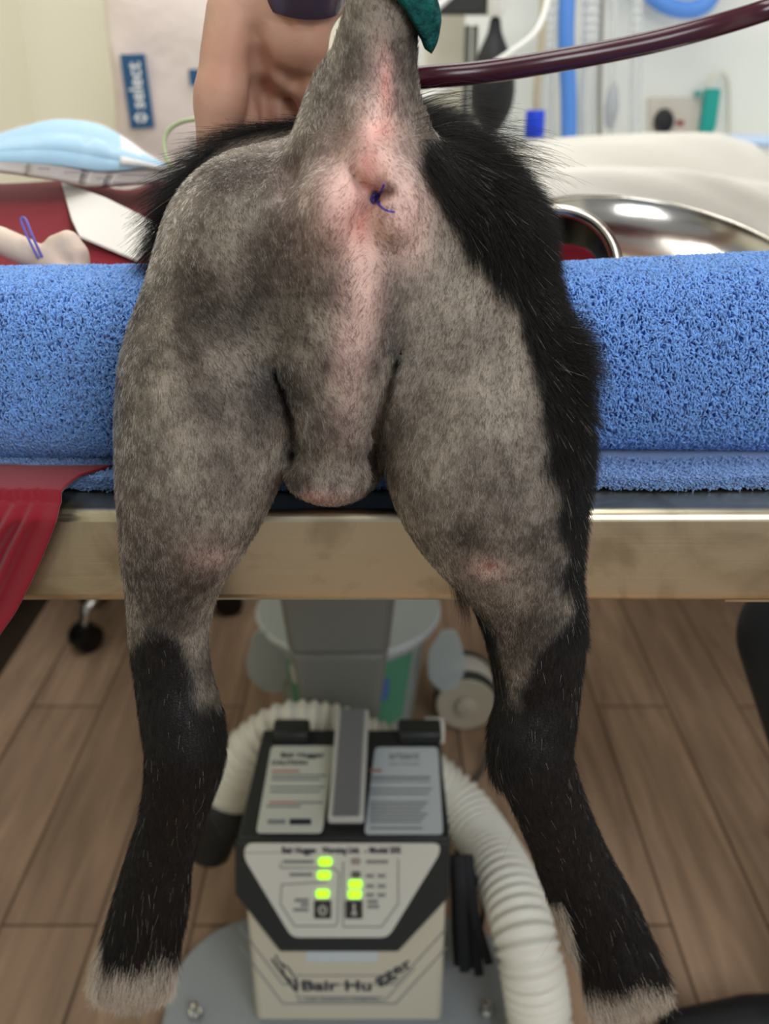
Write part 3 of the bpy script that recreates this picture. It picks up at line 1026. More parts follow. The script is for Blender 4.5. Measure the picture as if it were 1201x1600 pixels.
fl = F_right * (DV <= 1000) * (DU > 560)
coat('flank_fur', fl * (DY < 0.13), 52000, flank_len, lambda u, v, p: 0.22 + 0.3 * sstep(780, 860, u), 0.00008, fur_col, m_fur, wild=0.16, k=6, curl=0.12, out=lambda p, nr, u, v, g: g + np.where(v < 640, 0.30, 0.05)[:, None] * np.array([1, -0.3, 0]))
coat('trunk_fur', F_trunk * (DY < 0.34), 46000, lambda u, v, p: 0.026 + 0.012 * sstep(0.2, 0.1, p[:, 1]), 0.35, 0.0001, fur_col, m_fur, wild=0.2, k=6, curl=0.15, droop=0.25, out=lambda p, nr, u, v, g: g * np.array([1, 0.5, 0.6]) + np.array([0, -0.35, 0]) + np.where(p[:, :1] < -0.02, np.array([[-0.5, -0.1, -0.2]]), np.array([[0.55, 0, 0.0]])))
coat('trunk_fur', F_trunk * (DY >= 0.30), 20000, 0.03, 0.25, 0.00016, fur_col, m_fur, wild=0.2, k=5, droop=0.2, out=lambda p, nr, u, v, g: g * np.array([1, 0, 0.6]) + np.array([0, -0.6, 0]))
coat('flank_tufts', inside_gauss(893, 530, 22, 55) * F_right + 1e-12, 2600, 0.021, 0.6, 0.00008, fur_col, m_fur, wild=0.25, k=6, curl=0.25, out=lambda p, nr, u, v, g: g * 0.5 + np.array([0.8, -0.2, 0.1]))
# crest of long hair over the right hip, and the tuft beside the tail
crest = inside_gauss(740, 232, 70, 40) * (DY > 0.02) * (DU > 640) + inside_gauss(690, 175, 40, 45) * (DU > 640) * 0.8
coat('crest_fur', crest, 7000, lambda u, v, p: 0.036 + 0.016 * RNG.random(len(u)), 0.75, 0.00009, fur_col, m_fur, wild=0.28, k=8, curl=0.35, droop=1.1, out=lambda p, nr, u, v, g: g * 0.3 + np.array([0.9, -0.25, 0.25]))
# fringe of black hair left by the clippers along the left flank
lf = (inside_gauss(330, 300, 90, 70) + inside_gauss(270, 390, 40, 50)) * F_trunk * (DU < 480)
coat('left_fringe', lf + 1e-9, 9000, 0.032, 0.25, 0.00009, fur_col, m_fur, wild=0.2, k=7, curl=0.2, droop=0.4, out=lambda p, nr, u, v, g: g * 0.2 + np.array([-0.75, -0.3, -0.65]))
# feathering behind the right thigh and at the toes
fe = inside_gauss(715, 925, 14, 24) * (DU < 735)
coat('thigh_feather', fe + 1e-12, 160, 0.022, 0.5, 0.00006, lambda *a: np.tile([0.012, 0.01, 0.01], (a[-1], 1)), m_fur, wild=0.3, k=6, curl=0.3, droop=1.2)
toe = (inside_gauss(205, 1540, 70, 22) + inside_gauss(985, 1565, 60, 24) + 0.5 * inside_gauss(158, 1500, 14, 30) + 0.7 * inside_gauss(285, 1490, 14, 25) + 0.9 * inside_gauss(884, 1445, 14, 40))
coat('toe_hair', toe, 9000, 0.016, 0.25, 0.000085, fur_col, m_fur, wild=0.22, k=6, curl=0.25)

coat('stray_hair', (F_left + F_right * (DV > 800)) * (DY < 0.05) + 1e-12, 46, 0.036, 0.8, 0.00007, lambda *a: np.tile([0.10, 0.08, 0.06], (a[-1], 1)), m_fur, wild=0.5, k=8, curl=1.4)

# bandage on the raised tail
m_band = mat('green cohesive bandage', srgb(24, 88, 84), rough=0.9, spec=0.15, bump=(300, 1.0, 0.004), vary=(160, 0.8, srgb(14, 52, 52)))
bp = [P(a, b_, y) for a, b_, y in ((600, -12, -0.003), (608, -70, 0.004), (618, -150, 0.012))]
mb = MB()
ax = unit(bp[2] - bp[0])


def wrap_pt(u, v):
    i = v * 2; j = min(1, int(i)); f = i - j
    c0 = bp[j] * (1 - f) + bp[j + 1] * f
    a = 2 * math.pi * u
    x, y = math.cos(a), math.sin(a)
    # the loose lower turn sags on the right
    flare = 1 + 0.30 * max(x, 0) * math.sin(math.pi * min(1, 0.12 + v * 1.6)) if v < 0.56 else 1.0
    r = R(64 - 8 * v, c0) * flare * (1 + 0.02 * math.sin(3 * a + 12 * v) + 0.012 * math.sin(9 * a + 30 * v))
    p = c0 + r * np.array([x, y, 0])
    p[2] -= (1 - v) * (R(84, c0) * max(x, 0) ** 1.6 - 0.004 * max(-x, 0))
    return p


band = mb.grid(wrap_pt, 61, 30).build('tail_bandage', m_band, dog, solid=0.0035, angle=180)
# purple stitch closing the anus
m_sut = mat('purple suture', srgb(58, 44, 150), rough=0.35)
o0 = D.surf(588, 311) + np.array([0, -0.002, 0])
k_ = lambda a, b_, y=0.0015: D.surf(a, b_) + np.array([0, -y, 0])
mb = MB()
mb.tube(spline([k_(587, 312), k_(592, 303, .003), k_(596, 296, .003), k_(600, 286, .004)], 14), 0.00055, 8)
mb.tube(spline([k_(587, 312), k_(594, 321, .004), k_(604, 327, .0045), k_(616, 330, .0035)], 14), 0.00055, 8)
for s_ in range(4):
    a = s_ * 0.9
    mb.tube(spline([o0 + np.array([0.0022 * math.cos(t + a), -0.001 + 0.0012 * math.sin(2 * t), 0.0026 * math.sin(t + a)]) for t in np.linspace(0, 5.2, 8)], 24), 0.00052, 8)
mb.tube(spline([k_(588, 304), k_(594, 311, .002), k_(592, 319, .002)], 10), 0.0006, 8)
mb.build('suture_knot', m_sut, dog)

# ------------------------------------------------------------------ things on the table, left
m_card = mat('white card', srgb(232, 228, 220), rough=0.5)
def on_mound(px, py, lift=0.0):
    """where the pixel's ray meets the blanket"""
    for y in np.linspace(0.19, 0.44, 200):
        p = P(px, py, y)
        v = (y - 0.183) / 0.26
        u = (p[0] + 0.395) / 0.262
        if p[2] <= mound_pt(min(max(u, 0), 0.84), v)[2] + lift: return p
    return P(px, py, 0.43)


cc = [on_mound(96, 287, 0.002), on_mound(165, 312, 0.014), on_mound(262, 360, 0.006), on_mound(214, 409, 0.003), on_mound(124, 371, 0.012), on_mound(112, 345, 0.008)]
mb = MB()
mb.prism(cc, (0, 0.0005, 0.0018))
tag(mb.build('paper_card', m_card), 'long white card lying aslant on the burgundy blanket left of the dog', 'card')

m_latex = mat('cream latex', srgb(226, 208, 190), rough=0.5, sss=0.15, bump=(60, 0.3, 0.004), vary=(25, 0.6, srgb(206, 178, 158)))
G = Field((-0.40, 0.10, 1.06), (-0.20, 0.36, 1.2), 0.0016)
gp = lambda px, py, y: P(px, py, y)
def gchain(rows, k):
    pts = [P(a, b_, y) for a, b_, y, r in rows]
    G.chain(pts, [R(r, p) for (a, b_, y, r), p in zip(rows, pts)], k)
gchain([(-60, 362, 0.235, 20), (0, 376, 0.225, 22), (45, 396, 0.215, 22), (72, 408, 0.21, 18)], 0.006)
gchain([(72, 404, 0.212, 14), (88, 384, 0.215, 17), (106, 380, 0.215, 20), (120, 396, 0.212, 18), (124, 424, 0.21, 16)], 0.005)
gchain([(70, 416, 0.205, 12), (100, 424, 0.2, 14), (124, 430, 0.2, 12)], 0.006)
G.cone(P(86, 406, 0.211), P(112, 410, 0.210), 0.010, 0.010, 0.008)
G.cone(P(92, 398, 0.198), P(104, 408, 0.196), 0.0036, 0.0045, 0.004, True)
V2, Q2 = G.mesh()
V2 = smooth_mesh(V2, Q2, 2)
glove = skin_object('latex_glove', V2, Q2, m_latex, origin=P(60, 415, 0.215))
tag(glove, 'crumpled cream latex glove on the blanket just behind the rolled towel', 'glove')
sp = spline([P(60, 404, 0.2), P(44, 372, 0.2), P(33, 344, 0.205), P(40, 343, 0.205), P(52, 372, 0.2), P(66, 402, 0.2)], 24)
tag(MB().tube(sp, 0.0011, 8).build('suture_loop', mat('violet thread', srgb(112, 106, 186), rough=0.4)), 'violet loop of suture thread standing up from the cream latex glove', 'suture')

# face masks in a clear pouch
m_mask = mat('light blue mask fabric', srgb(166, 212, 240), rough=0.6, sss=0.1, bump=(200, 0.15, 0.001))
m_maskw = mat('white mask fabric', srgb(240, 242, 242), rough=0.6)
m_pouch = mat('grey pouch paper', srgb(184, 176, 172), rough=0.3, spec=0.6)
m_film = mat('clear pouch film', (1, 1, 1, 1), rough=0.08, alpha=0.16, spec=0.6)
pouch = thing('mask_pouch', 'light blue pleated face masks in a clear grey-edged pouch on the blanket', 'pouch', P(120, 268, 0.40))
mt = [(-70, 232), (0, 212), (40, 200), (90, 190), (150, 196), (190, 216), (225, 240), (262, 262)]
mbm = [(-70, 262), (0, 256), (40, 256), (90, 258), (150, 266), (190, 266), (225, 262), (262, 266)]
TA, BA = spline(mt, 40), spline(mbm, 40)


def mask_pt(u, v):
    i = min(38, int(u * 39)); f = u * 39 - i
    a = TA[i] * (1 - f) + TA[i + 1] * f
    b_ = BA[i] * (1 - f) + BA[i + 1] * f
    p = b_ + (a - b_) * v
    pleat = 0.0035 * abs(math.sin(v * 8 + 1.5 * u))
    return P(p[0], p[1], 0.385 + 0.055 * v - pleat - 0.014 * math.sin(math.pi * v))


MB().grid(mask_pt, 70, 30).build('mask_stack', m_mask, pouch, solid=0.004, angle=180)


def white_pt(u, v):
    i = min(38, int((0.70 + 0.29 * u) * 39))
    a = TA[i]
    b_ = BA[i]
    p = b_ + (a - b_) * (0.25 + 0.78 * v) + np.array([3, 2])
    return P(p[0], p[1], 0.378 + 0.05 * v)


MB().grid(white_pt, 12, 8).build('mask_lining', m_maskw, pouch, solid=0.003, angle=180)
et = spline([(-80, 252), (0, 252), (80, 256), (160, 268), (240, 262), (304, 258)], 50)
eb = spline([(-80, 262), (0, 268), (80, 280), (150, 291), (230, 286), (304, 284)], 50)
MB().grid(lambda u, v: P(*(eb[int(u * 49)] + (et[int(u * 49)] - eb[int(u * 49)]) * v), 0.372 + 0.012 * v), 50, 6).build('pouch_edge', m_pouch, pouch, solid=0.003, angle=180)
ft = spline([(-80, 222), (0, 204), (40, 193), (90, 184), (150, 189), (200, 214), (240, 240), (304, 254)], 50)
MB().grid(lambda u, v: P(*(et[int(u * 49)] + (ft[int(u * 49)] - et[int(u * 49)]) * v), 0.380 + 0.045 * v - 0.03 * math.sin(math.pi * v)), 50, 14).build('pouch_film', m_film, pouch, angle=180)
m_prt = mat('pouch print', srgb(160, 152, 164), rough=0.5)
mb = MB()
for x0, x1, y in ((100, 140, 268), (150, 170, 277), (190, 230, 272), (176, 200, 284), (60, 78, 262)):
    mb.prism([P(x0, y, 0.368), P(x1, y + 1, 0.368), P(x1, y + 3, 0.368), P(x0, y + 2, 0.368)], (0, -0.0006, 0))
mb.build('pouch_print', m_prt, pouch)

# loose thin tubing
m_tube = mat('clear green tubing', srgb(206, 222, 176), rough=0.15, alpha=0.75, spec=0.6)
tl = spline([P(296, 291, 0.345), P(272, 268, 0.35), P(258, 240, 0.36), P(258, 214, 0.37), P(272, 196, 0.375), P(300, 187, 0.38), P(330, 190, 0.39), P(352, 230, 0.39), P(350, 290, 0.36)], 60)
tag(MB().tube(tl, 0.0022, 10).build('thin_tubing', m_tube), 'thin clear greenish tubing curling up between the pouch and the dog', 'tubing')

# ------------------------------------------------------------------ steel basins, right
m_bowl = mat('polished steel', srgb(206, 202, 192), rough=0.19, metal=1.0)
N, L, b = nodes(m_bowl)
tc = N.new('ShaderNodeTexCoord'); n = N.new('ShaderNodeTexNoise'); n.inputs['Scale'].default_value = 9; n.inputs['Detail'].default_value = 3
L.new(tc.outputs['Object'], n.inputs['Vector'])
q = N.new('ShaderNodeBump'); q.inputs['Strength'].default_value = 0.25; q.inputs['Distance'].default_value = 0.006
L.new(n.outputs['Fac'], q.inputs['Height']); L.new(q.outputs[0], b.inputs['Normal'])


def dish(name, label, cpx, cpy, y, rpx, depth, tilt, rollz, lip, label_cat, base=0.55):
    c = P(cpx, cpy, y)
    rr_ = R(rpx, c)
    axn = np.array([math.sin(math.radians(rollz)), -math.sin(math.radians(tilt)), math.cos(math.radians(tilt))])
    axn /= np.linalg.norm(axn)
    bottom = c - axn * depth
    prof = [(0.0001, 0), (rr_ * base * .92, 0), (rr_ * base, depth * 0.05), (rr_ * (base + .55 * (1 - base)), depth * 0.35), (rr_ * 0.95, depth * 0.75), (rr_ * 0.97, depth * 0.97)]
    th = 0.0018
    inner = [(rr_ * 0.955, depth * 0.97), (rr_ * 0.935, depth * 0.75), (rr_ * (base + .53 * (1 - base)), depth * 0.35 + th), (rr_ * base * .96, depth * .05 + th), (0.0001, th)]
    rim = [(rr_ * 0.962 + lip * math.cos(a), depth * 0.985 + lip * math.sin(a)) for a in np.linspace(-2.2, 3.9, 14)]
    o = MB().lathe(prof + rim + inner, bottom, seg=72, axis=axn).build(name, m_bowl, angle=60)
    return tag(o, label, label_cat), c, axn


big, bc, ba = dish('steel_basin', 'large polished steel basin on the table behind the right end of the towel', 1040, 408, 0.36, 262, 0.052, 16, 7, 0.0028, 'basin')
small, sc_, sa = dish('steel_bowl', 'small thick-rimmed steel bowl tipped against the large steel basin', 866, 414, 0.25, 100, 0.066, 52, -4, 0.0052, 'bowl', 0.7)
# burgundy sheet added in the small bowl, standing in for a red reflection
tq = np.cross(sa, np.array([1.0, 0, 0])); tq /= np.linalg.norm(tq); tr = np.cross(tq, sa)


def reflection_pt(u, v):
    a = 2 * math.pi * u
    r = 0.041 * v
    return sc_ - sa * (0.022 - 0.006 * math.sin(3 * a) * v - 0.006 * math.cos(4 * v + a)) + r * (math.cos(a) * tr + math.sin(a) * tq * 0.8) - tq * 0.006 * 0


tag(MB().grid(reflection_pt, 40, 12).build('reflection_cloth', m_burg, solid=0.003, angle=180), 'burgundy sheet standing in for the red reflection inside the small tipped steel bowl', 'cloth')

# ------------------------------------------------------------------ warming unit under the table
m_beige = mat('beige plastic', srgb(216, 210, 190), rough=0.4, spec=0.4)
m_dark = mat('charcoal plastic', srgb(44, 47, 46), rough=0.45)
m_panel = mat('control panel face', srgb(228, 230, 220), rough=0.35)
m_label = mat('label sheet', srgb(222, 226, 214), rough=0.3)
m_label2 = mat('pale blue label sheet', srgb(212, 222, 226), rough=0.3)
m_ink = mat('dark ink', srgb(40, 42, 60), rough=0.6)
m_inkg = mat('grey ink', srgb(140, 144, 146), rough=0.6)
m_inkr = mat('red ink', srgb(190, 120, 110), rough=0.6)
m_alu = mat('grey aluminium strip', srgb(150, 152, 156), rough=0.4, metal=0.4)
m_led = mat('lit green lamp', (0.42, 1.0, 0.02, 1), rough=0.3, emit=1.3)
m_ledoff = mat('unlit lamp', srgb(176, 160, 152), rough=0.4)
m_ledoff2 = mat('unlit dark lamp', srgb(108, 110, 96), rough=0.4)

YF = 0.402                                        # front face of the unit
PY = YF - 0.0
unit_ = thing('warming_unit', 'beige and charcoal patient warming unit standing on the grey base plate', 'warming unit', (-0.052, YF + 0.1, 0.028))
zt = P(536, 1312, YF)[2]
x0, x1 = P(372, 1312, YF)[0], P(701, 1312, YF)[0]
# body: beige front shell and charcoal rear and top
MB().prism([(x0 + 0.004, YF, 0.028), (x1 - 0.001, YF, 0.028), (x1 - 0.001, YF, zt - 0.006), (x0 + 0.002, YF, zt - 0.006)], (0, 0.19, 0)).build('body', m_beige, unit_, bevel=0.008, segs=3)
zb = zt + 0.004
MB().hexa([(x0 - 0.002, YF + 0.002, zt - 0.02), (x1 + 0.002, YF + 0.002, zt - 0.02), (x1 - 0.001, YF + 0.225, zt - 0.02), (x0 + 0.006, YF + 0.225, zt - 0.02)],
          [(x0 - 0.002, YF + 0.002, zt), (x1 + 0.002, YF + 0.002, zt), (x1 - 0.001, YF + 0.225, zb), (x0 + 0.006, YF + 0.225, zb)]).build('top_cover', m_dark, unit_, bevel=0.004)
for a, c in ((424, 482), (622, 690)):
    l = PZ(a, 1166, zb)[0]; r_ = PZ(c, 1166, zb)[0]
    MB().box((l, YF + 0.19, zb - 0.004), (r_, YF + 0.228, zb + 0.018)).build('rear_block', m_dark, unit_, bevel=0.005)
MB().box((x0 - 0.014, YF + 0.05, zt - 0.1), (x0 + 0.004, YF + 0.09, zt - 0.062)).build('side_clip', m_dark, unit_, bevel=0.006)
# front bezel and panel
fr = lambda pts, y: [P(a, c, y) for a, c in pts]
MB().prism(fr([(368, 1312), (702, 1312), (702, 1396), (622, 1482), (438, 1482), (368, 1392)], YF - 0.001), (0, -0.006, 0)).build('bezel', m_dark, unit_, bevel=0.002)


def rounded(poly, r, n=5):
    out = []
    m = len(poly)
    for i in range(m):
        p = np.array(poly[i], float); a = np.array(poly[i - 1], float) - p; c = np.array(poly[(i + 1) % m], float) - p
        a, c = a / np.linalg.norm(a), c / np.linalg.norm(c)
        rr_ = r[i] if isinstance(r, (list, tuple)) else r
        s, e = p + a * rr_, p + c * rr_
        out += [tuple((1 - t) ** 2 * s + 2 * t * (1 - t) * p + t * t * e) for t in np.linspace(0, 1, n)]
    return out


YP = YF - 0.0075
panel = MB().prism(fr(rounded([(382, 1317), (690, 1317), (684, 1336), (606, 1463), (456, 1463), (382, 1340)], [14, 14, 6, 12, 12, 10]), YP), (0, -0.002, 0)).build('control_panel', m_panel, unit_)
YI = YP - 0.0025
mb = MB()


def line(pts, w, y, mbx):
    for (a, c), (d, e) in zip(pts[:-1], pts[1:]):
        v = np.array([d - a, e - c], float); v /= np.linalg.norm(v); nn = np.array([-v[1], v[0]]) * w / 2
        mbx.prism(fr([(a + nn[0], c + nn[1]), (a - nn[0], c - nn[1]), (d - nn[0], e - nn[1]), (d + nn[0], e + nn[1])], y), (0, -0.0004, 0))


line([(438, 1348), (438, 1356), (520, 1356), (530, 1364), (527, 1440), (524, 1447), (460, 1447), (438, 1412), (440, 1382), (510, 1378)], 1.6, YI, mb)
line([(536, 1346), (536, 1448), (596, 1448), (622, 1412), (622, 1342)], 1.6, YI, mb)
mb.build('panel_outline', m_inkg, panel)
FR_ = (math.pi / 2, 0, 0)
wpx = lambda n_, y: n_ * zdepth(P(530, 1330, y)) / FPX
for body_, a, c in (('Bair Hugger', 440, 494), ('Warming Unit', 503, 561), ('- Model 505', 570, 626)):
    p = P((a + c) / 2, 1329, YI - 0.0003)
    text('lettering', body_, m_ink, p, FR_, 0.0145, panel, bold=0.0004, width=wpx(c - a, YI))
for a, c, yy in ((442, 490, 1346), (452, 488, 1366), (572, 606, 1346), (572, 602, 1368), (572, 602, 1384), (572, 602, 1398), (460, 482, 1406), (470, 482, 1413), (458, 482, 1421), (574, 590, 1408), (574, 592, 1416)):
    pass
mb = MB()
for a, c, yy in ((442, 490, 1346), (452, 488, 1366), (572, 606, 1346), (572, 584, 1368), (590, 602, 1368), (572, 584, 1384), (590, 602, 1384), (572, 584, 1398), (590, 602, 1398), (460, 482, 1406), (470, 482, 1413), (458, 482, 1421), (574, 590, 1408), (574, 592, 1416)):
    mb.prism(fr([(a, yy + 3), (c, yy + 3), (c, yy - 2), (a, yy - 2)], YI), (0, -0.0004, 0))
tag(mb.build('panel_legend', m_inkg, panel), kind='stuff')
for a, c, m in ((508, 1346, m_led), (506, 1367, m_led), (504, 1396, m_led), (555, 1381, m_led), (554, 1397, m_led), (556, 1345, m_ledoff), (556, 1366, m_ledoff2)):
    w_, h_ = (10, 5.5) if m is m_led else (7, 4.5)
    MB().prism(fr(rounded([(a - w_, c + h_), (a + w_, c + h_), (a + w_, c - h_), (a - w_, c - h_)], 4), YI), (0, -0.002, 0)).build('indicator_lamp', m, panel)
for k, (a, c) in enumerate(((504, 1421), (553, 1421))):
    bt = MB().prism(fr([(a - 13, c + 13), (a + 13, c + 13), (a + 13, c - 14), (a - 13, c - 14)], YI), (0, -0.0015, 0)).build('touch_button', mat('button black', srgb(58, 58, 54), rough=0.5), panel)
    sm = MB()
    if k == 0:
        line([(a - 4, c - 5), (a - 6, c + 1), (a - 4, c + 6), (a, c + 8), (a + 4, c + 6), (a + 6, c + 1), (a + 4, c - 5)], 2.2, YI - 0.0018, sm); line([(a, c - 8), (a, c + 1)], 2.2, YI - 0.0018, sm)
    else:
        line([(a, c - 9), (a, c + 3)], 3, YI - 0.0018, sm); line([(a - 4, c + 6), (a, c + 3), (a + 4, c + 6), (a, c + 9), (a - 4, c + 6)], 2, YI - 0.0018, sm)
    sm.build('button_symbol', m_panel, bt)
# chevron bands and logo on the lower front
YB = YF - 0.0003
mb = MB()
for off in (48, 78):
    line([(374, 1400 + off), (442, 1490 + off * 1.0), (618, 1490 + off), (698, 1402 + off)], 2.0, YB, mb)
mb.build('chevron_lines', m_inkg, unit_)
MB().prism(fr([(478, 1502), (590, 1502), (590, 1486), (478, 1486)], YB), (0, -0.0006, 0)).build('blank_sticker', m_label2, unit_)
mb = MB()
line([(458, 1524), (602, 1524)], 1.6, YB, mb); line([(466, 1558), (600, 1558)], 1.6, YB, mb); line([(458, 1524), (466, 1564), (600, 1564), (648, 1512)], 1.6, YB, mb)
mb.build('logo_frame', m_inkg, unit_)
p = P(508, 1543, YB - 0.0006)
text('logo_lettering', 'Bair Hu', m_ink, P(470, 1541, YB - 0.0006), FR_, 0.028, unit_, align='LEFT', bold=0.0006, width=wpx(110, YF) * 1.06)
text('logo_lettering', 'gger', m_ink, P(613, 1519, YB - 0.0006), (math.pi / 2, math.radians(-38), 0), 0.026, unit_, bold=0.0004, width=wpx(72, YF) * 1.06)
text('logo_lettering', 'Total Temperature Management', m_inkg, P(534, 1560, YB - 0.0006), FR_, 0.010, unit_, width=wpx(126, YF))
mb = MB()                                         # bear mark left of the name: sloping stripes and a head outline
line([(424, 1498), (440, 1520), (462, 1548)], 3.5, YB, mb); line([(430, 1492), (436, 1504), (450, 1512), (458, 1524)], 2.5, YB, mb); line([(440, 1504), (444, 1524), (456, 1534)], 2.5, YB, mb); line([(462, 1528), (464, 1548)], 4, YB, mb)
mb.build('logo_mark', m_ink, unit_)
# labels on the top cover
ZL = zb + 0.0006
tp = lambda pts: [PZ(a, c, ZL) for a, c in pts]
l1 = MB().prism(tp(rounded([(400, 1302), (503, 1302), (523, 1166), (424, 1166)], 7)), (0, 0, 0.0008)).build('left_label', m_label, unit_)
l2 = MB().prism(tp(rounded([(569, 1304), (692, 1304), (684, 1168), (586, 1168)], 7)), (0, 0, 0.0008)).build('right_label', m_label2, unit_)
tag(l1, 'cream instruction label'); tag(l2, 'pale blue instruction label')


def lines(rows, m, parent, z):
    mb = MB()
    for a, c, y, h in rows:
        mb.prism([PZ(a, y + h / 2, z), PZ(c, y + h / 2, z), PZ(c, y - h / 2, z), PZ(a, y - h / 2, z)], (0, 0, 0.0003))
    tag(mb.build('fine_print', m, parent), kind='stuff')


Z2 = ZL + 0.0009
wd = lambda a, c, y: (PZ(c, y, Z2) - PZ(a, y, Z2))[0]
for tx, a, c, y, s_ in (('Bair Hugger', 438, 506, 1180, 0.0135), ('CAUTION', 424, 480, 1192, 0.012)):
    text('lettering', tx, m_ink, PZ((a + c) / 2, y, Z2), (0, 0, 0), s_, l1, bold=0.0006, width=wd(a, c, y))
lines([(424, 468, 1205, 3), (420, 466, 1254, 3)], m_inkr, l1, Z2)
lines([(424, 510, 1212, 3), (424, 500, 1218, 3), (422, 506, 1230, 3), (422, 500, 1237, 3), (466, 504, 1254, 3), (416, 470, 1260, 3), (418, 446, 1284, 7)], m_inkg, l1, Z2)
lines([(452, 486, 1284, 9)], m_ink, l1, Z2)
text('lettering', 'arizant', m_inkg, PZ(631, 1181, Z2), (0, 0, 0), 0.022, l2, bold=0.0005, width=wd(608, 655, 1181))
text('lettering', 'HEALTHCARE', m_inkg, PZ(631, 1194, Z2), (0, 0, 0), 0.010, l2, width=wd(608, 655, 1194))
lines([(577, 596, 1204, 4)], m_inkr, l2, Z2)
lines([(578, 672, 1215, 4), (578, 672, 1221, 2), (578, 674, 1233, 3), (578, 670, 1240, 3)] + [(578, 668 - 5 * (i % 3), 1254 + 6 * i, 3) for i in range(6)] + [(578, 660, 1294, 3)], m_inkg, l2, Z2)
# carrying handle: grey strip with pale edges running back over the top
za, zc = zb + 0.017, zb + 0.034
a0, a1 = PZ(512, 1276, za), PZ(568, 1276, za)
b0, b1 = PZ(526, 1108, zc), PZ(576, 1108, zc)
up = np.array([0, 0, 0.012])
hn = MB().hexa([a0 - up, a1 - up, b1 - up, b0 - up], [a0, a1, b1, b0]).build('handle', mat('pale grey plastic', srgb(206, 206, 200), rough=0.4), unit_, bevel=0.002)
d_ = (a1 - a0) * 0.13
MB().hexa([a0 + d_, a1 - d_, b1 - d_, b0 + d_], [p_ + np.array([0, 0, 0.0008]) for p_ in (a0 + d_, a1 - d_, b1 - d_, b0 + d_)]).build('grip_strip', m_alu, hn)
MB().box((a0[0] + 0.004, YF + 0.02, zb - 0.001), (a1[0] - 0.004, YF + 0.05, za - 0.006)).build('handle_foot', m_dark, hn)
MB().box((a0[0] + 0.004, YF + 0.19, zb - 0.001), (a1[0] - 0.004, YF + 0.215, za - 0.003)).build('handle_foot', m_dark, hn)
MB().box((x1 - 0.022, YF + 0.228, zb - 0.006), (x1 + 0.008, YF + 0.25, zb + 0.004)).box((x1 - 0.004, YF + 0.228, zb - 0.03), (x1 + 0.008, YF + 0.25, zb - 0.005)).build('hose_clip', m_card, unit_, bevel=0.002)

# ------------------------------------------------------------------ white corrugated air hose
m_hose = mat('white corrugated hose', srgb(240, 238, 226), rough=0.45, sss=0.1)
path = spline([P(350, 1258, 0.665), P(366, 1218, 0.675), P(396, 1172, 0.68), P(446, 1140, 0.69), P(505, 1140, 0.695), P(570, 1162, 0.695), P(640, 1196, 0.69), P(706, 1246, 0.675), P(756, 1312, 0.60), P(800, 1396, 0.47), P(826, 1490, 0.385), P(842, 1590, 0.355), P(846, 1690, 0.30)], 520)
seg_len = np.r_[0, np.cumsum(np.linalg.norm(np.diff(path, axis=0), axis=1))]
path = np.stack([np.interp(np.linspace(0, seg_len[-1], 760), seg_len, path[:, i]) for i in range(3)], 1)
s_ = np.linspace(0, seg_len[-1], 760)
rad = 0.0415 + 0.003 * np.sin(2 * np.pi * s_ / 0.0150)
end = path[-1].copy()
path[:, 2] = np.maximum(path[:, 2], 0.047 + 0.027 * sstep(0.275, 0.245, path[:, 0]))
hose = thing('air_hose', 'white corrugated air hose looping behind the warming unit to the floor', 'hose', path[700])
MB().tube(path, rad, 28).build('corrugated_tube', m_hose, hose, angle=180)
dn = unit(path[0] - path[6])
MB().lathe([(0.044, -0.01), (0.047, 0.0), (0.047, 0.028), (0.041, 0.036), (0.038, 0.085), (0.030, 0.095), (0.026, 0.06)], path[0], axis=dn, seg=32).build('nozzle', m_dark, hose)

# bundle of black straps hanging at the unit's right side
straps = thing('strap_bundle', 'bundle of black straps hanging down the right side of the warming unit', 'straps', P(725, 1500, 0.45))
for i, (xt, xb, yb, w_) in enumerate(((704, 712, 1508, 11), (716, 728, 1512, 11), (726, 742, 1524, 8), (722, 758, 1506, 8), (710, 720, 1518, 9))):
    xt += 8; xb += 6
    pts = spline([P(xt - 2, 1336, 0.475), P(xt + 2, 1390, 0.47 - 0.006 * i), P((xt + xb) / 2, 1450, 0.46 - 0.006 * i), P(xb, yb, 0.455 - 0.005 * i)], 24)
    MB().tube(pts, R(w_, pts[0]), 10, flat=0.25, up=(0, 1, 0)).build('strap', mat('black webbing', srgb(20, 22, 26), rough=0.7) if i == 0 else bpy.data.materials['black webbing'], straps)
MB().tube(spline([P(712, 1330, 0.49), P(738, 1362, 0.49), P(754, 1410, 0.485), P(752, 1450, 0.48), P(744, 1474, 0.475)], 30), 0.003, 8).build('strap_loop', bpy.data.materials['black webbing'], straps)

# ------------------------------------------------------------------ behind the column: bucket, drum, stool
m_trans = mat('translucent plastic', srgb(214, 230, 232), rough=0.35, trans=0.25, alpha=0.72, sss=0.0)
m_green = mat('green label', srgb(96, 176, 140), rough=0.5, alpha=0.85)
YBk = 1.14
bc_ = PZ(548, 1175, 0.0); bc_[1] = YBk
bk = thing('waste_bucket', 'translucent plastic waste bucket with green labels behind the grey column', 'bucket', (P(545, 1000, YBk)[0], YBk, 0))
cx = bk.location[0]
zr = P(545, 1022, 0.97)[2]
MB().shell([(0.0001, 0), (0.115, 0), (0.13, 0.02), (0.166, zr)], (cx, YBk, 0.0), th=0.003, seg=48).build('tub', m_trans, bk)
MB().lathe([(0.164, zr - 0.014), (0.182, zr - 0.012), (0.186, zr), (0.18, zr + 0.006), (0.162, zr + 0.004)], (cx, YBk, 0), seg=48).build('rim', mat('frosted rim', srgb(224, 234, 236), rough=0.3, alpha=0.9), bk)
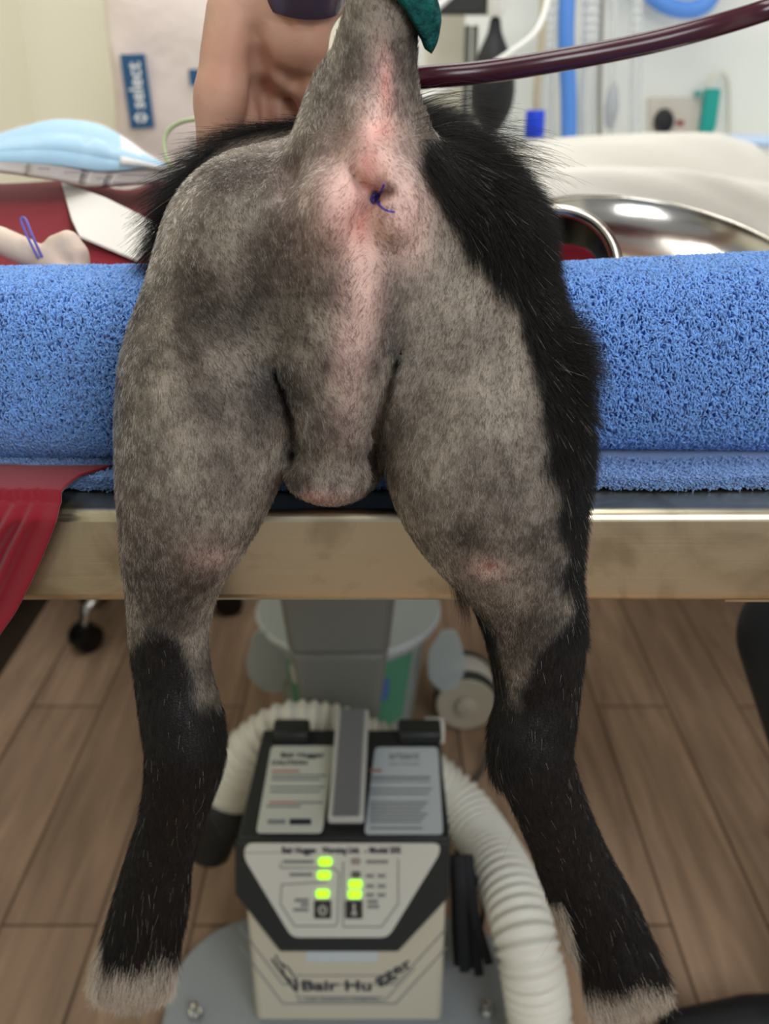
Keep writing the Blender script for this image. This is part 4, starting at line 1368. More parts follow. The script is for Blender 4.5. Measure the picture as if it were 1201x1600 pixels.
for side, pts in ((-1, [(398, 985), (432, 990), (452, 1050), (440, 1084), (412, 1082), (388, 1060), (384, 1035)]), (1, [(668, 1020), (690, 985), (712, 984), (722, 1010), (727, 1050), (712, 1078), (688, 1082), (668, 1060)])):
    yy = YBk - (0.10 if side < 0 else 0.135)
    MB().prism([P(a, c, yy) for a, c in rounded(pts, 8, 4)][::-1], (0, 0.006, 0)).build('side_flap', m_trans, bk, bevel=0.002)


def lab_pt(a0, a1, z0, z1):
    def f(u, v):
        a = math.radians(a0 + (a1 - a0) * u); z = z0 + (z1 - z0) * v
        r = 0.1305 + (0.166 - 0.13) * (z - 0.02) / (zr - 0.02) + 0.0008
        return (cx + r * math.cos(a), YBk + r * math.sin(a), z)
    return f


lab = MB().grid(lab_pt(288, 322, zr - 0.20, zr - 0.035), 12, 3).build('front_label', m_green, bk, angle=180)
MB().grid(lambda u, v: np.array(lab_pt(292, 302, zr - 0.13, zr - 0.075)(u, v)) + np.array([0.0006, -0.001, 0]), 6, 3).build('label_mark', mat('blue mark', srgb(90, 130, 190)), lab, angle=180)
MB().grid(lab_pt(222, 236, zr - 0.16, zr - 0.05), 6, 3).build('side_label', m_green, bk, angle=180)
MB().grid(lambda u, v: np.array(lab_pt(226, 234, zr - 0.10, zr - 0.055)(u, v)) + np.array([-0.0006, -0.001, 0]), 6, 3).build('side_label', m_card, bk, angle=180)

yd = 1.05
dc = P(728, 1104, yd)
rd = R(48, dc)
dc[2] = rd + 0.004
yd2 = yd
for _ in range(30):                               # slide back until the drum rests on the floor under its pixel
    q_ = P(728, 1104, yd2)
    if q_[2] > rd + 0.004: yd2 += 0.01
    else: yd2 -= 0.004
    rd = R(48, q_)
dc = P(728, 1104, yd2); dc[2] = rd + 0.001
drum = thing('gas_canister', 'round beige-faced canister lying on the floor right of the waste bucket', 'canister', (dc[0], dc[1], 0))
axd = (0, 1, 0)
MB().lathe([(0.0001, 0.0), (rd * .93, 0), (rd, 0.004), (rd, 0.012)], dc, axis=axd, seg=48).build('face_disc', mat('beige disc', srgb(196, 188, 168), rough=0.4), drum)
MB().lathe([(rd * .38, -0.004), (rd * .34, -0.012), (rd * 0.2, -0.016), (0.0001, -0.016)], dc, axis=axd, seg=32).build('centre_boss', bpy.data.materials['beige disc'], drum)
MB().lathe([(rd * 1.005, 0.003), (rd * 1.06, 0.006), (rd * 1.06, 0.022), (rd, 0.024)], dc + np.array([0, 0, rd * .06]), axis=axd, seg=48).build('dark_band', m_dark, drum)
MB().lathe([(rd, 0.024), (rd * 1.03, 0.028), (rd * 1.03, 0.085), (rd, 0.09), (0.0001, 0.09)], dc + np.array([0, 0, rd * .03]), axis=axd, seg=48).build('white_drum', m_card, drum)
MB().lathe([(rd, 0.09), (rd * 1.03, 0.092), (rd * 1.03, 0.105), (rd * .9, 0.11), (0.0001, 0.11)], dc + np.array([0, 0, rd * .03]), axis=axd, seg=48).build('end_cap', m_dark, drum)
cb = spline([dc + np.array([rd * 1.2, 0.06, 0.03]), dc + np.array([rd * 1.22, -0.03, -0.02]), P(766, 1170, yd2 - 0.1), P(752, 1205, yd2 - 0.15), P(735, 1225, yd2 - 0.2), P(700, 1240, yd2 - 0.25)], 40)
cb[:, 2] = np.maximum(cb[:, 2], 0.0045)
tag(MB().tube(cb, 0.0042, 10).build('power_cable', mat('grey cable', srgb(74, 76, 80), rough=0.5)), 'grey cable trailing over the floor in front of the beige canister', 'cable')

# swivel stool: chrome legs on black castors
A_, B_ = PZ(134, 994, 0.036), PZ(357, 938, 0.036)
mid_ = (A_ + B_) / 2
ch = B_ - A_; h_ = np.linalg.norm(ch[:2]) / 2
Rs = h_ / math.sin(math.radians(72))
nrm_ = np.array([-ch[1], ch[0], 0]) / (2 * h_)
if nrm_[1] < 0: nrm_ = -nrm_
ctr = mid_ + nrm_ * Rs * math.cos(math.radians(72))
stool = thing('swivel_stool', 'swivel stool with chrome legs and black castors on the left floor', 'stool', (ctr[0], ctr[1], 0))
a_0 = math.atan2(A_[1] - ctr[1], A_[0] - ctr[0])
dirn = 1 if ((math.atan2(B_[1] - ctr[1], B_[0] - ctr[0]) - a_0 + math.pi) % (2 * math.pi) - math.pi) > 0 else -1
for i in range(5):
    a = a_0 + dirn * i * math.radians(72)
    dr = np.array([math.cos(a), math.sin(a), 0])
    MB().tube(spline([np.array([ctr[0], ctr[1], 0.15]) + dr * 0.03, np.array([ctr[0], ctr[1], 0.145]) + dr * Rs * 0.55, np.array([ctr[0], ctr[1], 0.11]) + dr * Rs * 0.9, np.array([ctr[0], ctr[1], 0.07]) + dr * Rs], 16), 0.013, 12).build('leg', m_chrome, stool)
    w_ = np.array([ctr[0], ctr[1], 0.036]) + dr * Rs
    cs = MB()
    t_ = np.array([-dr[1], dr[0], 0])
    for sd in (-1, 1):
        cs.lathe([(0.0001, 0), (0.026, 0), (0.036, 0.003), (0.036, 0.018), (0.026, 0.021), (0.0001, 0.021)], w_ + t_ * (0.004 if sd > 0 else -0.025), axis=t_, seg=24)
    cs.lathe([(0.012, 0), (0.016, 0.02), (0.014, 0.035)], w_, seg=16)
    cs.build('castor', m_black, stool)
MB().lathe([(0.03, 0.12), (0.034, 0.16), (0.022, 0.18), (0.022, 0.40), (0.03, 0.42)], (ctr[0], ctr[1], 0), seg=24).build('gas_lift', m_chrome, stool)
MB().lathe([(0.0001, 0.42), (0.16, 0.42), (0.175, 0.44), (0.175, 0.47), (0.155, 0.49), (0.0001, 0.495)], (ctr[0], ctr[1], 0), seg=40).build('seat', m_black, stool)

# ------------------------------------------------------------------ background: worktop and back wall
YW = WB - 0.013
# bag with blue labels
m_bag = mat('cloudy plastic bag', srgb(226, 214, 206), rough=0.35, spec=0.5, bump=(7, 0.6, 0.02), vary=(4, 0.6, srgb(214, 196, 196)))
YG = 1.66
g = thing('supply_bag', 'cloudy white supply bag with blue select labels standing on the worktop', 'bag', (P(250, 200, YG)[0], YG + 0.06, 1.0))
lft, rgt = P(160, 120, YG)[0], P(372, 120, YG)[0]


def bag_pt(u, v):
    a = 2 * math.pi * u
    z = 1.0 + 0.50 * v
    w = (rgt - lft) / 2 * (1 - 0.10 * v ** 3)
    d = 0.09 * (1 - v ** 4 * 0.8)
    cs_, sn = math.cos(a), math.sin(a)
    e = 0.45
    x = (lft + rgt) / 2 + w * math.copysign(abs(cs_) ** e, cs_) + 0.006 * math.sin(9 * v + a)
    y = YG + 0.09 + d * math.copysign(abs(sn) ** e, sn) + 0.004 * math.sin(11 * v + 3 * a)
    return (x, y, z)


mb = MB()
mb.grid(bag_pt, 49, 24)
mb.f.append(tuple(i * 24 for i in range(48)))
mb.f.append(tuple(i * 24 + 23 for i in range(47, -1, -1)))
mb.build('bag', m_bag, g, angle=60)
m_blue = mat('blue label', srgb(36, 88, 132), rough=0.5)
m_wh = mat('white print', srgb(236, 240, 242), rough=0.5)
YL = YG - 0.008
lb = MB().prism([P(a, c, YL) for a, c in ((204, 201), (241, 199), (226, 84), (187, 85))], (0, 0.003, 0)).build('label', m_blue, g)
ang = math.atan2((P(215, 120, YL) - P(222, 180, YL))[2], (P(215, 120, YL) - P(222, 180, YL))[0])
text('lettering', 'select', m_wh, P(213, 134, YL - 0.001), (math.pi / 2, -ang, 0), 0.040, lb, bold=0.0008, width=R(66, P(213, 134, YL)))
mb = MB()
c0 = P(220, 184, YL - 0.001)
s1 = R(10, c0)
for dx in (-1, 1):
    mb.prism([c0 + np.array([dx * s1 * 1.1, 0, 0]), c0 + np.array([dx * s1 * .35, 0, s1 * .8]), c0 + np.array([dx * s1 * .1, 0, s1 * .45]), c0 + np.array([dx * s1 * .45, 0, 0]), c0 + np.array([dx * s1 * .1, 0, -s1 * .45]), c0 + np.array([dx * s1 * .35, 0, -s1 * .8])][::dx], (0, 0.0008, 0))
mb.build('label_emblem', m_wh, lb)
MB().prism([P(a, c, YL) for a, c in ((297, 133), (340, 133), (338, 108), (294, 108))], (0, 0.003, 0)).build('label', m_blue, g)

# corrugated and plain hoses of the breathing system hang from a rail above the frame
m_clear = mat('clear ribbed hose', srgb(222, 226, 226), rough=0.25, alpha=0.55, spec=0.6)
m_bluehose = mat('blue hose', srgb(92, 148, 232), rough=0.4)
m_beigeh = mat('beige cable', srgb(196, 186, 160), rough=0.5)
m_greyh = mat('grey cable dark', srgb(150, 148, 138), rough=0.5)
m_rail = mat('rail grey', srgb(120, 122, 122), rough=0.4, metal=0.6)
YH = 1.93
rail = thing('hose_rail', 'grey rail on the back wall carrying the hanging hoses', 'rail', (0.45, YH, 1.55))
MB().tube([(0.10, YH, 1.56), (1.0, YH, 1.56)], 0.012, 16).build('bar', m_rail, rail)
for x in (0.14, 0.96):
    MB().tube([(x, YH, 1.56), (x, YW, 1.56)], 0.009, 12).build('bracket', m_rail, rail)


def hang(name, label, px0, px1, r, m, bottom=222, ribs=0.0, cat='hose', y=YH - 0.02, px_mid=None):
    t_, b_ = P(px0, -90, y), P(px1, bottom, y)
    t_[2] = 1.565
    pts = spline([t_ + np.array([0, 0.03, -0.06]), t_ + np.array([0, 0.015, 0.0]), P((px0 * 2 + px1) / 3 if px_mid is None else px_mid, 40, y), P(px1, 150, y), b_, np.array([b_[0], b_[1], 1.004 + r])], 260)
    rr_ = r * np.ones(260)
    if ribs: rr_ = rr_ * (1 + 0.10 * np.sin(np.arange(260) * 1.25))
    o = MB().tube(pts, rr_, 14).build(name, m, angle=180)
    return tag(o, label, cat)


hang('breathing_hose', 'bright blue breathing hose hanging straight down the back wall', 893, 888, R(13, P(890, 100, YH)), m_bluehose, px_mid=884)
hang('breathing_hose', 'wide clear ribbed hose hanging just left of the bright blue hose', 858, 850, R(13, P(850, 100, YH)), m_clear, ribs=1)
hang('cable', 'beige cable hanging left of the clear ribbed hose', 852, 838, R(6, P(850, 100, YH)), m_beigeh, cat='cable', y=YH - 0.08, bottom=165)
hang('breathing_hose', 'clear ribbed hose hanging right of the bright blue hose', 926, 917, R(13, P(920, 100, YH)), m_clear, ribs=1)
hang('cable', 'thin grey cable hanging between the two clear hoses right of the blue hose', 941, 936, R(3.5, P(938, 100, YH)), m_greyh, cat='cable')
hang('breathing_hose', 'narrow clear hose hanging farthest right on the rail', 996, 992, R(9, P(990, 100, YH)), m_clear, ribs=1)
iv = hang('drip_line', 'clear drip line with a bulb chamber hanging beside the thin grey cable', 962, 956, R(4, P(950, 100, YH)), m_clear, cat='drip line', y=YH - 0.045)
m_bulb = mat('grey clear chamber', srgb(186, 190, 196), rough=0.2, alpha=0.8)
cb_ = P(955, 168, YH - 0.045)
MB().lathe([(0.004, -0.048), (0.012, -0.036), (0.017, 0.0), (0.012, 0.036), (0.005, 0.055)], cb_, seg=20).build('bulb', m_bulb, iv)
# blue cap
cp = P(835, 195, YH - 0.15)
capo = thing('bottle', 'white bottle with a bright blue cap standing on the worktop', 'bottle', (cp[0], cp[1], 1.0))
rc = R(15, cp)
zcap0, zcap1 = P(835, 214, YH - 0.15)[2], P(835, 172, YH - 0.15)[2]
MB().lathe([(rc * 1.5, 1.0), (rc * 1.55, 1.01), (rc * 1.5, zcap0 - 0.02), (rc * .8, zcap0)], (cp[0], cp[1], 0), seg=28).build('bottle_body', m_counter, capo)
MB().lathe([(rc, zcap0), (rc * 1.02, zcap0 + 0.002), (rc, zcap1 - 0.003), (rc * .9, zcap1)], (cp[0], cp[1], 0), seg=28).build('cap', mat('bright blue cap', srgb(24, 70, 226), rough=0.4), capo)

# breathing bag on the anaesthetic machine
ym = 1.70
am = thing('anaesthetic_machine', 'anaesthetic machine with dark cross bar and grey poles on the worktop behind the tail', 'anaesthetic machine', (P(735, 100, ym)[0], ym, 1.0))
MB().box((P(684, 40, ym)[0], ym - 0.02, P(700, 22, ym)[2]), (P(776, 40, ym)[0], ym + 0.05, P(700, -45, ym)[2])).build('cross_bar', m_dark, am, bevel=0.004)
for px in (730, 742):
    p_ = P(px, 60, ym + 0.06)
    MB().tube([(p_[0], p_[1], 1.02), (p_[0], p_[1], 1.36)], R(5, p_), 12).build('pole', m_greyh if px == 742 else m_rail, am)
MB().box((P(664, 100, ym)[0], ym - 0.07, 1.0005), (P(800, 100, ym)[0], ym + 0.2, 1.03)).build('base', m_counter, am, bevel=0.006)
MB().box((P(664, 100, ym + .1)[0], ym + 0.1, 1.03), (P(725, 100, ym + .1)[0], ym + 0.13, 1.5)).build('back_panel', m_wall, am, bevel=0.004)
yb_ = ym - 0.035
bagc = P(770, 118, yb_)
bb_ = thing('breathing_bag', 'black rubber breathing bag hanging from a white connector', 'breathing bag', bagc)
zz = [P(770, a, yb_)[2] for a in (24, 44, 60, 90, 130, 165, 195, 212)]
rr2 = [R(a, bagc) for a in (9, 9, 14, 29, 37, 35, 22, 4)]
MB().lathe(list(zip(rr2[::-1], zz[::-1])), (bagc[0], bagc[1], 0), seg=32, sy=0.8).build('bag', mat('black rubber', srgb(24, 26, 30), rough=0.5), bb_, sub=1, angle=180)
MB().lathe([(R(11, bagc), P(770, 26, yb_)[2]), (R(13, bagc), P(770, 18, yb_)[2]), (R(13, bagc), P(770, -20, yb_)[2])], (bagc[0], bagc[1], 0), seg=24).build('connector', m_counter, bb_)
tb = spline([P(640, 46, 1.3), P(690, 5, 1.32), P(725, -30, 1.35), P(760, -70, 1.4)], 24)
tb = np.vstack([spline([P(600, 150, 1.2), P(615, 90, 1.27), P(640, 46, 1.3)], 12)[:-1], tb])
tag(MB().tube(tb, R(6, tb[0]), 12).build('white_tube', m_counter), 'white tube slanting up behind the bandaged tail', 'tube')
tb = spline([P(560, 210, 0.9), P(650, 158, 0.98), P(740, 118, 1.12), P(800, 80, 1.28), P(835, 52, 1.38), P(852, 15, 1.46), P(860, -40, 1.52), P(860, -92, 1.56)], 40)
tag(MB().tube(tb, R(5, tb[10]), 12).build('white_tube', m_counter), 'thin white tube slanting across in front of the black breathing bag', 'tube')

# blue hose loop top right
lp = spline([P(985, -70, YW - 0.06), P(1012, -14, YW - 0.06), P(1044, 10, YW - 0.07), P(1082, 15, YW - 0.07), P(1108, 0, YW - 0.07), P(1116, -40, YW - 0.07), P(1090, -80, YW - 0.06), P(1040, -92, YW - 0.06)], 60)
tag(MB().tube(lp, R(13, lp[10]), 16).build('coiled_hose', m_bluehose), 'blue hose looping down at the top of the white wall', 'hose')
hk = P(1040, -100, YW)
tag(MB().box((hk[0] - 0.15, YW - 0.10, hk[2] - 0.02), (hk[0] + 0.15, YW, hk[2] + 0.02)).build('wall_hook', m_rail, bevel=0.004), 'grey wall hook holding the looped blue hose', 'hook')

# socket, plug, adapter
m_sock = mat('socket plate', srgb(206, 198, 186), rough=0.4)
ys = YW
sk = thing('wall_socket', 'double wall socket with a plug and an adapter in it on the white wall', 'socket', P(1050, 182, ys))
MB().prism([P(a, c, ys) for a, c in ((1011, 213), (1094, 211), (1094, 152), (1011, 152))], (0, -0.012, 0)).build('plate', m_sock, sk, bevel=0.003)
MB().prism([P(a, c, ys - 0.012) for a, c in ((1056, 196), (1068, 196), (1068, 188), (1056, 188))], (0, -0.003, 0)).build('switch', mat('red switch', srgb(150, 70, 66), rough=0.5), sk)
pg_ = P(1036, 190, ys - 0.012)
pl = MB().lathe([(R(16, pg_), 0), (R(15, pg_), 0.012), (R(12, pg_), 0.024), (0.0001, 0.026)], pg_, axis=(0, -1, 0), seg=28, sy=1.2).build('plug', m_black)
tag(pl, 'black plug in the left outlet of the wall socket', 'plug')
ad = thing('adapter', 'teal green adapter plugged into the right outlet of the wall socket', 'adapter', P(1103, 175, ys - 0.012))
MB().prism([P(a, c, ys - 0.012) for a, c in rounded([(1089, 209), (1107, 210), (1113, 196), (1121, 138), (1099, 138)], 5, 4)], (0, -0.03, 0)).build('adapter_body', mat('teal plastic', srgb(22, 156, 146), rough=0.4), ad, bevel=0.003)
MB().prism([P(a, c, ys - 0.0125) for a, c in ((1084, 150), (1094, 150), (1094, 142), (1084, 142))], (0, -0.012, 0)).build('adapter_tab', bpy.data.materials['teal plastic'], ad)
wp = spline([P(1108, 140, ys - 0.03), P(1110, 128, ys - 0.03), P(1118, 116, ys - 0.025), P(1128, 113, ys - 0.02), P(1136, 122, ys - 0.015), P(1139, 150, ys - 0.008), P(1139, 215, ys - 0.008), P(1139, 300, ys - 0.008)], 40)
MB().tube(wp, 0.004, 10).build('lead', mat('cream lead', srgb(222, 218, 204), rough=0.5), ad)

# white paper drapes heaped on a side worktop behind the basins
m_drape = mat('white paper drape', srgb(220, 217, 208), rough=0.8, bump=(22, 0.25, 0.008))
tr_ = thing('side_worktop', 'white side worktop on the right wall carrying the paper drapes', 'worktop', (1.0, 1.28, 0.96))
MB().box((0.40, 1.02, 0.955), (WR, 1.60, 1.0)).build('slab', m_counter, tr_, bevel=0.004)
for y in (1.12, 1.48):
    MB().prism([(WR, y, 0.70), (WR, y, 0.954), (1.1, y, 0.954)], (0, 0.025, 0)).build('bracket', m_counter, tr_)


def heap(name, label, x0, x1, y0, y1, prof, seed, steps=None):
    """draped sheet: prof(u) crest height over the tray, falling towards the viewer"""
    def f(u, v):
        x = x0 + (x1 - x0) * u
        y = y0 + (y1 - y0) * v
        h = prof(u)
        h = float(h)
        z = 1.002 + h * sstep(0, 0.55, v) * (1 - 0.6 * sstep(0.8, 1, v))
        z += 0.005 * math.sin(9 * u + seed + 5 * v) * sstep(0.05, 0.4, v) + 0.005 * abs(math.sin(11 * u + seed * 2 + 14 * v)) * sstep(0.05, .4, v)
        return (x, y, float(z))
    o = MB().grid(f, 70, 30).build(name, m_drape, solid=0.002, angle=180)
    return tag(o, label, 'drape')


zat = lambda py, y: P(900, py, y)[2] - 1.002
hb = lambda u: np.interp(u, [0, 0.15, 0.5, 0.62, 0.72, 0.8, 1], [zat(238, 1.34), zat(225, 1.34), zat(219, 1.34), zat(216, 1.34), zat(228, 1.34), zat(262, 1.34), zat(270, 1.34)])
heap('paper_drape', 'white paper drape heaped high along the back of the side worktop', 0.20, 0.88, 1.215, 1.5, hb, 0.3)
hf = lambda u: np.interp(u, [0, 0.3, 0.5, 0.6, 0.8, 1], [zat(276, 1.12), zat(272, 1.12), zat(270, 1.12), zat(274, 1.12), zat(300, 1.12), zat(304, 1.12)])
heap('paper_drape', 'lower white paper fold lying in front of the heaped drape', 0.18, 0.80, 1.03, 1.19, hf, 2.1)
hr = lambda u: np.interp(u, [0, 0.25, 1], [zat(262, 1.2) * .7, zat(258, 1.2), zat(262, 1.2)])
heap('paper_drape', 'white folded drape at the far right end of the side worktop', 0.82, 1.2, 1.04, 1.2, hr, 4.4)
m_pbl = mat('pale blue plastic', srgb(186, 210, 240), rough=0.3)
yt = 1.72
tp_ = thing('instrument_tray', 'shallow pale blue tray on the worktop at the right', 'tray', (P(1170, 220, yt)[0], yt + 0.1, 1.0))
ta, tb_ = P(1122, 226, yt), P(1300, 212, yt)
MB().box((ta[0], yt, ta[2] - 0.004), (tb_[0], yt + 0.22, ta[2] + 0.012)).build('tray', m_pbl, tp_, bevel=0.006)
MB().box((ta[0] + 0.02, yt + 0.02, 1.001), (tb_[0] - 0.02, yt + 0.2, ta[2] - 0.004)).build('tray_box', m_counter, tp_, bevel=0.004)

# burgundy rubber hose crossing in front of the background
m_bhose = mat('burgundy rubber hose', srgb(64, 20, 33), rough=0.2, spec=0.6)
hp = [(540, 120, 0.33), (572, 122, 0.27), (610, 124, 0.225), (660, 121, 0.20), (760, 112, 0.20), (880, 93, 0.20), (1000, 70, 0.21), (1110, 42, 0.22), (1201, 14, 0.235), (1330, -34, 0.215)]
hpts = [P(a, c, y) for a, c, y in hp] + [np.array([0.56, 0.16, 1.39]), np.array([0.9, 0.12, 1.5]), np.array([1.3, 0.2, 1.58]), np.array([1.597, 0.3, 1.6])]
rh = np.array([R(17, P(800, 105, 0.2))] * 160)
hs = spline(hpts, 160)
bh = thing('rubber_hose', 'glossy burgundy rubber hose crossing from behind the tail to the right', 'hose', hs[60])
MB().tube(hs, rh, 24).build('tube', m_bhose, bh, angle=180)
MB().lathe([(0.03, -0.03), (0.03, 0.0)], hs[-1], axis=(1, 0, 0), seg=24).build('wall_coupling', m_chrome, bh)

# ------------------------------------------------------------------ person beside the table, reaching over to steady the dog
m_flesh = mat('skin', srgb(214, 170, 146), rough=0.5, sss=0.25, spec=0.35, bump=(120, 0.25, 0.0015), vary=(30, 0.55, srgb(204, 146, 124)))
A = Field((-0.16, 0.07, 1.06), (0.52, 0.46, 1.52), 0.0024)


def achain(rows, k):
    pts = [P(a, b_, y) for a, b_, y, r in rows]
    A.chain(pts, [R(r, p) for (a, b_, y, r), p in zip(rows, pts)], k)


A.chain([(0.45, 0.36, 1.43), (0.19, 0.27, 1.455), tuple(P(476, -34, 0.172))], [0.052, 0.043, 0.029], 0.02)
achain([(476, -34, 0.170, 58), (440, 20, 0.163, 56), (418, 95, 0.170, 52)], 0.016)
achain([(400, -40, 0.160, 60), (366, 20, 0.152, 44), (352, 90, 0.146, 40), (344, 160, 0.141, 37)], 0.016)
achain([(344, 150, 0.141, 36), (339, 205, 0.139, 33), (338, 255, 0.144, 31), (342, 310, 0.152, 26)], 0.010)
achain([(466, 18, 0.166, 46), (466, 66, 0.158, 48), (476, 112, 0.164, 34), (496, 170, 0.172, 27), (500, 225, 0.176, 21)], 0.012)
for rows in ([(388, 120, 0.168, 29), (390, 205, 0.158, 25), (392, 262, 0.160, 22), (394, 310, 0.166, 19)], [(420, 125, 0.182, 27), (426, 215, 0.172, 24), (430, 275, 0.172, 21), (432, 315, 0.176, 18)], [(448, 125, 0.190, 25), (458, 205, 0.182, 22), (464, 262, 0.178, 19), (466, 300, 0.180, 17)]):
    achain(rows, 0.004)


def acrease(rows, k=0.004):
    pp = [A.surf(a, b_, 0.08, 0.25) for a, b_, r in rows]
    for i in range(len(pp) - 1):
        A.cone(pp[i], pp[i + 1], R(rows[i][2], pp[i]), R(rows[i + 1][2], pp[i + 1]), k, True, s=(1, 0.5, 1))


acrease([(420, 30, 1.5), (452, 40, 2.5), (486, 38, 2.5), (512, 30, 1.5)])
acrease([(398, 52, 3), (404, 95, 6), (410, 140, 8), (416, 185, 7)], 0.010)
acrease([(436, 112, 3), (462, 128, 4), (486, 124, 3)], 0.008)
VA, QA = A.mesh()
VA = smooth_mesh(VA, QA, 3)
# torso, head and legs, standing off the right side of the table and leaning in
B = Field((0.22, 0.22, 0.02), (1.0, 0.92, 1.84), 0.009)
HIP_, CH_, SH = np.array([0.76, 0.56, 0.95]), np.array([0.655, 0.55, 1.26]), np.array([0.575, 0.54, 1.40])


def torso(Fd, g):
    Fd.cone(HIP_ + [0, -.07, 0], HIP_ + [0, .07, 0], 0.105 + g, 0.105 + g, 0.03)
    Fd.cone(HIP_ + [0, -.03, 0.02], CH_ + [0, -.06, 0], 0.10 + g, 0.105 + g, 0.04)
    Fd.cone(HIP_ + [0, .03, 0.02], CH_ + [0, .06, 0], 0.10 + g, 0.105 + g, 0.04)
    Fd.cone(SH + [0, -.12, 0], SH + [0, .12, 0], 0.075 + g, 0.075 + g, 0.05)
    Fd.cone(CH_, SH, 0.11 + g, 0.09 + g, 0.04)


LEGS = ([(0.735, 0.47, 0.92), (0.515, 0.465, 0.625), (0.625, 0.43, 0.33), (0.65, 0.375, 0.085)], [(0.81, 0.70, 0.92), (0.90, 0.74, 0.50), (0.93, 0.76, 0.10)])
torso(B, 0.0)
for lg in LEGS: B.chain(lg, [0.080, 0.058, 0.050, 0.040] if len(lg) == 4 else [0.080, 0.058, 0.040], 0.03)
for lg in LEGS: B.cone(lg[-1], (lg[-1][0] - 0.05, lg[-1][1], 0.055), 0.032, 0.028, 0.02)
B.cone(SH + [-0.03, 0, 0.06], SH + [-0.075, 0, 0.15], 0.052, 0.05, 0.03)
HD = SH + np.array([-0.115, 0, 0.245])
B.ell(HD, (0.098, 0.076, 0.115), 0.02)
B.ell(HD + [-0.045, 0, -0.065], (0.05, 0.055, 0.055), 0.03)
B.cone(HD + [-0.095, 0, 0.005], HD + [-0.112, 0, -0.028], 0.010, 0.014, 0.012)
for sy in (-1, 1):
    B.ell(HD + [-0.085, 0.032 * sy, 0.012], (0.016, 0.018, 0.012), 0.008, True)
    B.ell(HD + [0.01, 0.078 * sy, -0.012], (0.018, 0.010, 0.032), 0.008)
B.ell(HD + [-0.098, 0, -0.062], (0.012, 0.024, 0.004), 0.008, True)
B.chain([SH + [0, -.14, 0], (0.50, 0.375, 1.425), (0.44, 0.355, 1.43)], [0.06, 0.058, 0.052], 0.03)
B.chain([SH + [0, .13, 0], (0.60, 0.74, 1.16), (0.56, 0.72, 0.95)], [0.058, 0.045, 0.036], 0.03)
B.cone((0.56, 0.72, 0.95), (0.54, 0.71, 0.88), 0.036, 0.038, 0.02, s=(1, 1.6, 1))
for i, dx in enumerate((-0.03, -0.01, 0.01, 0.03)):
    B.cone((0.54 + dx, 0.71, 0.87), (0.53 + dx, 0.71, 0.79 + 0.006 * abs(i - 1)), 0.0095, 0.008, 0.006)
B.cone((0.51, 0.70, 0.90), (0.475, 0.69, 0.85), 0.012, 0.009, 0.01)
VB, QB = B.mesh()
VB = smooth_mesh(VB, QB, 3)
person = skin_object('person', np.vstack([VA, VB]), np.vstack([QA, QB + len(VA)]), m_flesh, origin=(0.72, 0.56, 0.0))
tag(person, 'person in burgundy top and black trousers pressing one bare hand beside the dog tail', 'person')


def cloth_skin(name, F_, m, it=3):
    v, q = F_.mesh()
    return skin_object(name, smooth_mesh(v, q, it), q, m, parent=person)


C_ = Field((0.28, 0.22, 0.84), (1.0, 0.92, 1.56), 0.009)
torso(C_, 0.014)
C_.chain([SH + [0, -.14, 0], (0.50, 0.375, 1.425), (0.40, 0.343, 1.435)], [0.078, 0.078, 0.074], 0.03)
C_.chain([SH + [0, .13, 0], (0.598, 0.71, 1.24)], [0.076, 0.07], 0.03)
cloth_skin('scrub_top', C_, m_burg)
m_trous = mat('black trousers', srgb(17, 19, 23), rough=0.85, sheen=0.1)
T_ = Field((0.30, 0.30, 0.04), (1.0, 0.92, 1.02), 0.008)
T_.cone(HIP_ + [0, -.07, 0], HIP_ + [0, .07, 0], 0.112, 0.112, 0.03)
for lg in LEGS: T_.chain(lg, [0.098, 0.080, 0.070, 0.062] if len(lg) == 4 else [0.098, 0.082, 0.066], 0.03)
cloth_skin('trousers', T_, m_trous)
m_shoe = mat('black shoe', srgb(20, 21, 24), rough=0.5)
m_lace = mat('white stitching', srgb(150, 152, 156), rough=0.6)
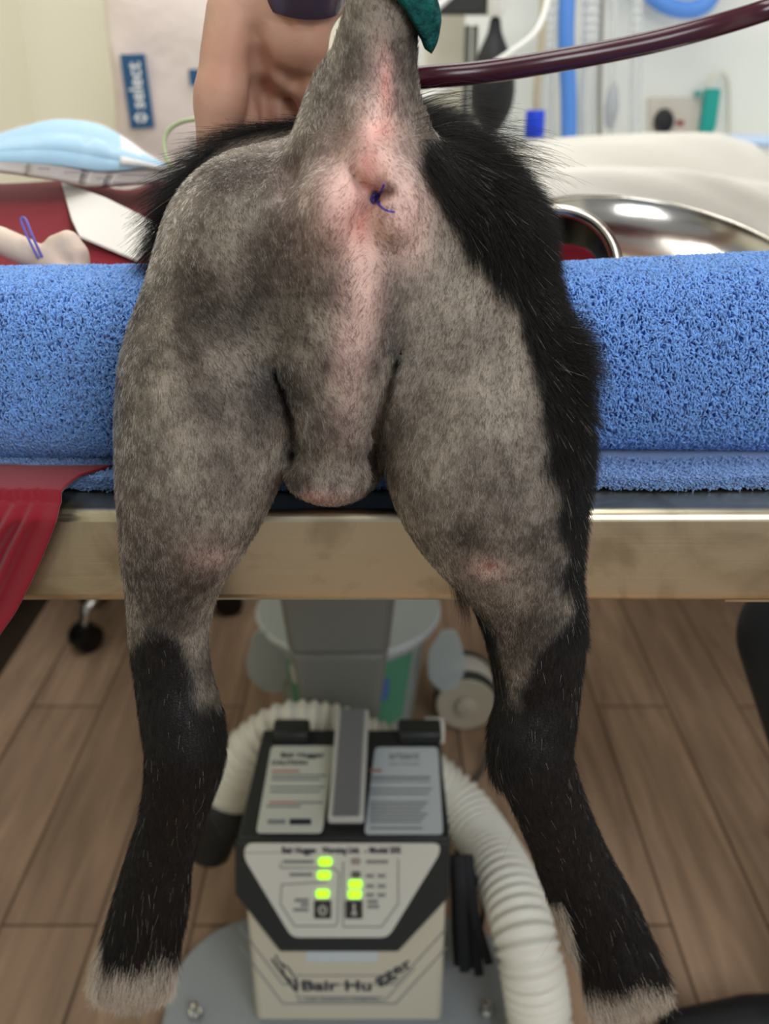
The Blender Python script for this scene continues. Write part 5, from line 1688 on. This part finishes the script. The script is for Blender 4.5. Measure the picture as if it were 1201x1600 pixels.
for lg in LEGS:
    ax_, ay_, _z = lg[-1]
    if len(lg) == 4: ax_, ay_ = ax_ - 0.04, 0.375
    H = Field((ax_ - 0.30, ay_ - 0.08, -0.01), (ax_ + 0.12, ay_ + 0.08, 0.16), 0.004)
    H.chain([(ax_ + 0.02, ay_, 0.05), (ax_ - 0.10, ay_, 0.045), (ax_ - 0.20, ay_, 0.036)], [0.047, 0.047, 0.034], 0.02)
    H.cone((ax_, ay_, 0.08), (ax_ + 0.005, ay_, 0.12), 0.042, 0.045, 0.02)
    H.F = np.maximum(H.F, -(H.ax[2][None, None, :] - 0.001).astype(np.float32) + np.zeros_like(H.F))
    v, q = H.mesh()
    sh = skin_object('shoe', smooth_mesh(v, q, 2), q, m_shoe, parent=person)
    for k in range(4):
        x = ax_ - 0.06 - 0.028 * k
        MB().tube(spline([(x, ay_ - 0.038, 0.062 - 0.004 * k), (x - 0.006, ay_ - 0.016, 0.090 - 0.008 * k), (x - 0.012, ay_ + 0.016, 0.088 - 0.008 * k), (x - 0.014, ay_ + 0.036, 0.06 - 0.004 * k)], 14), 0.0028, 8).build('lace', m_lace, sh)
# dark purple wristband
wc = P(472, -46, 0.152)
wa = np.array([0.14, -0.42, 0.9])
r0 = R(70, wc)
MB().lathe([(r0 * .86, -0.018), (r0 * .98, -0.0185), (r0 * 1.02, -0.014), (r0 * 1.02, 0.018), (r0 * .9, 0.02)], wc, axis=wa, seg=48).build('wristband', mat('glossy plum band', srgb(74, 62, 76), rough=0.22, spec=0.6), person)
hm = Field(HD - 0.16, HD + 0.16, 0.006)
hm.ell(HD + [0.012, 0, 0.014], (0.104, 0.088, 0.120), 0.01)
hm.ell(HD + [-0.10, 0, -0.05], (0.10, 0.066, 0.10), 0.02, True)
hm.ell(HD + [0.10, 0, -0.03], (0.05, 0.05, 0.045), 0.02)
v, q = hm.mesh()
skin_object('hair', smooth_mesh(v, q, 2), q, mat('dark brown hair', srgb(52, 38, 30), rough=0.5, bump=(150, .8, .004)), parent=person)
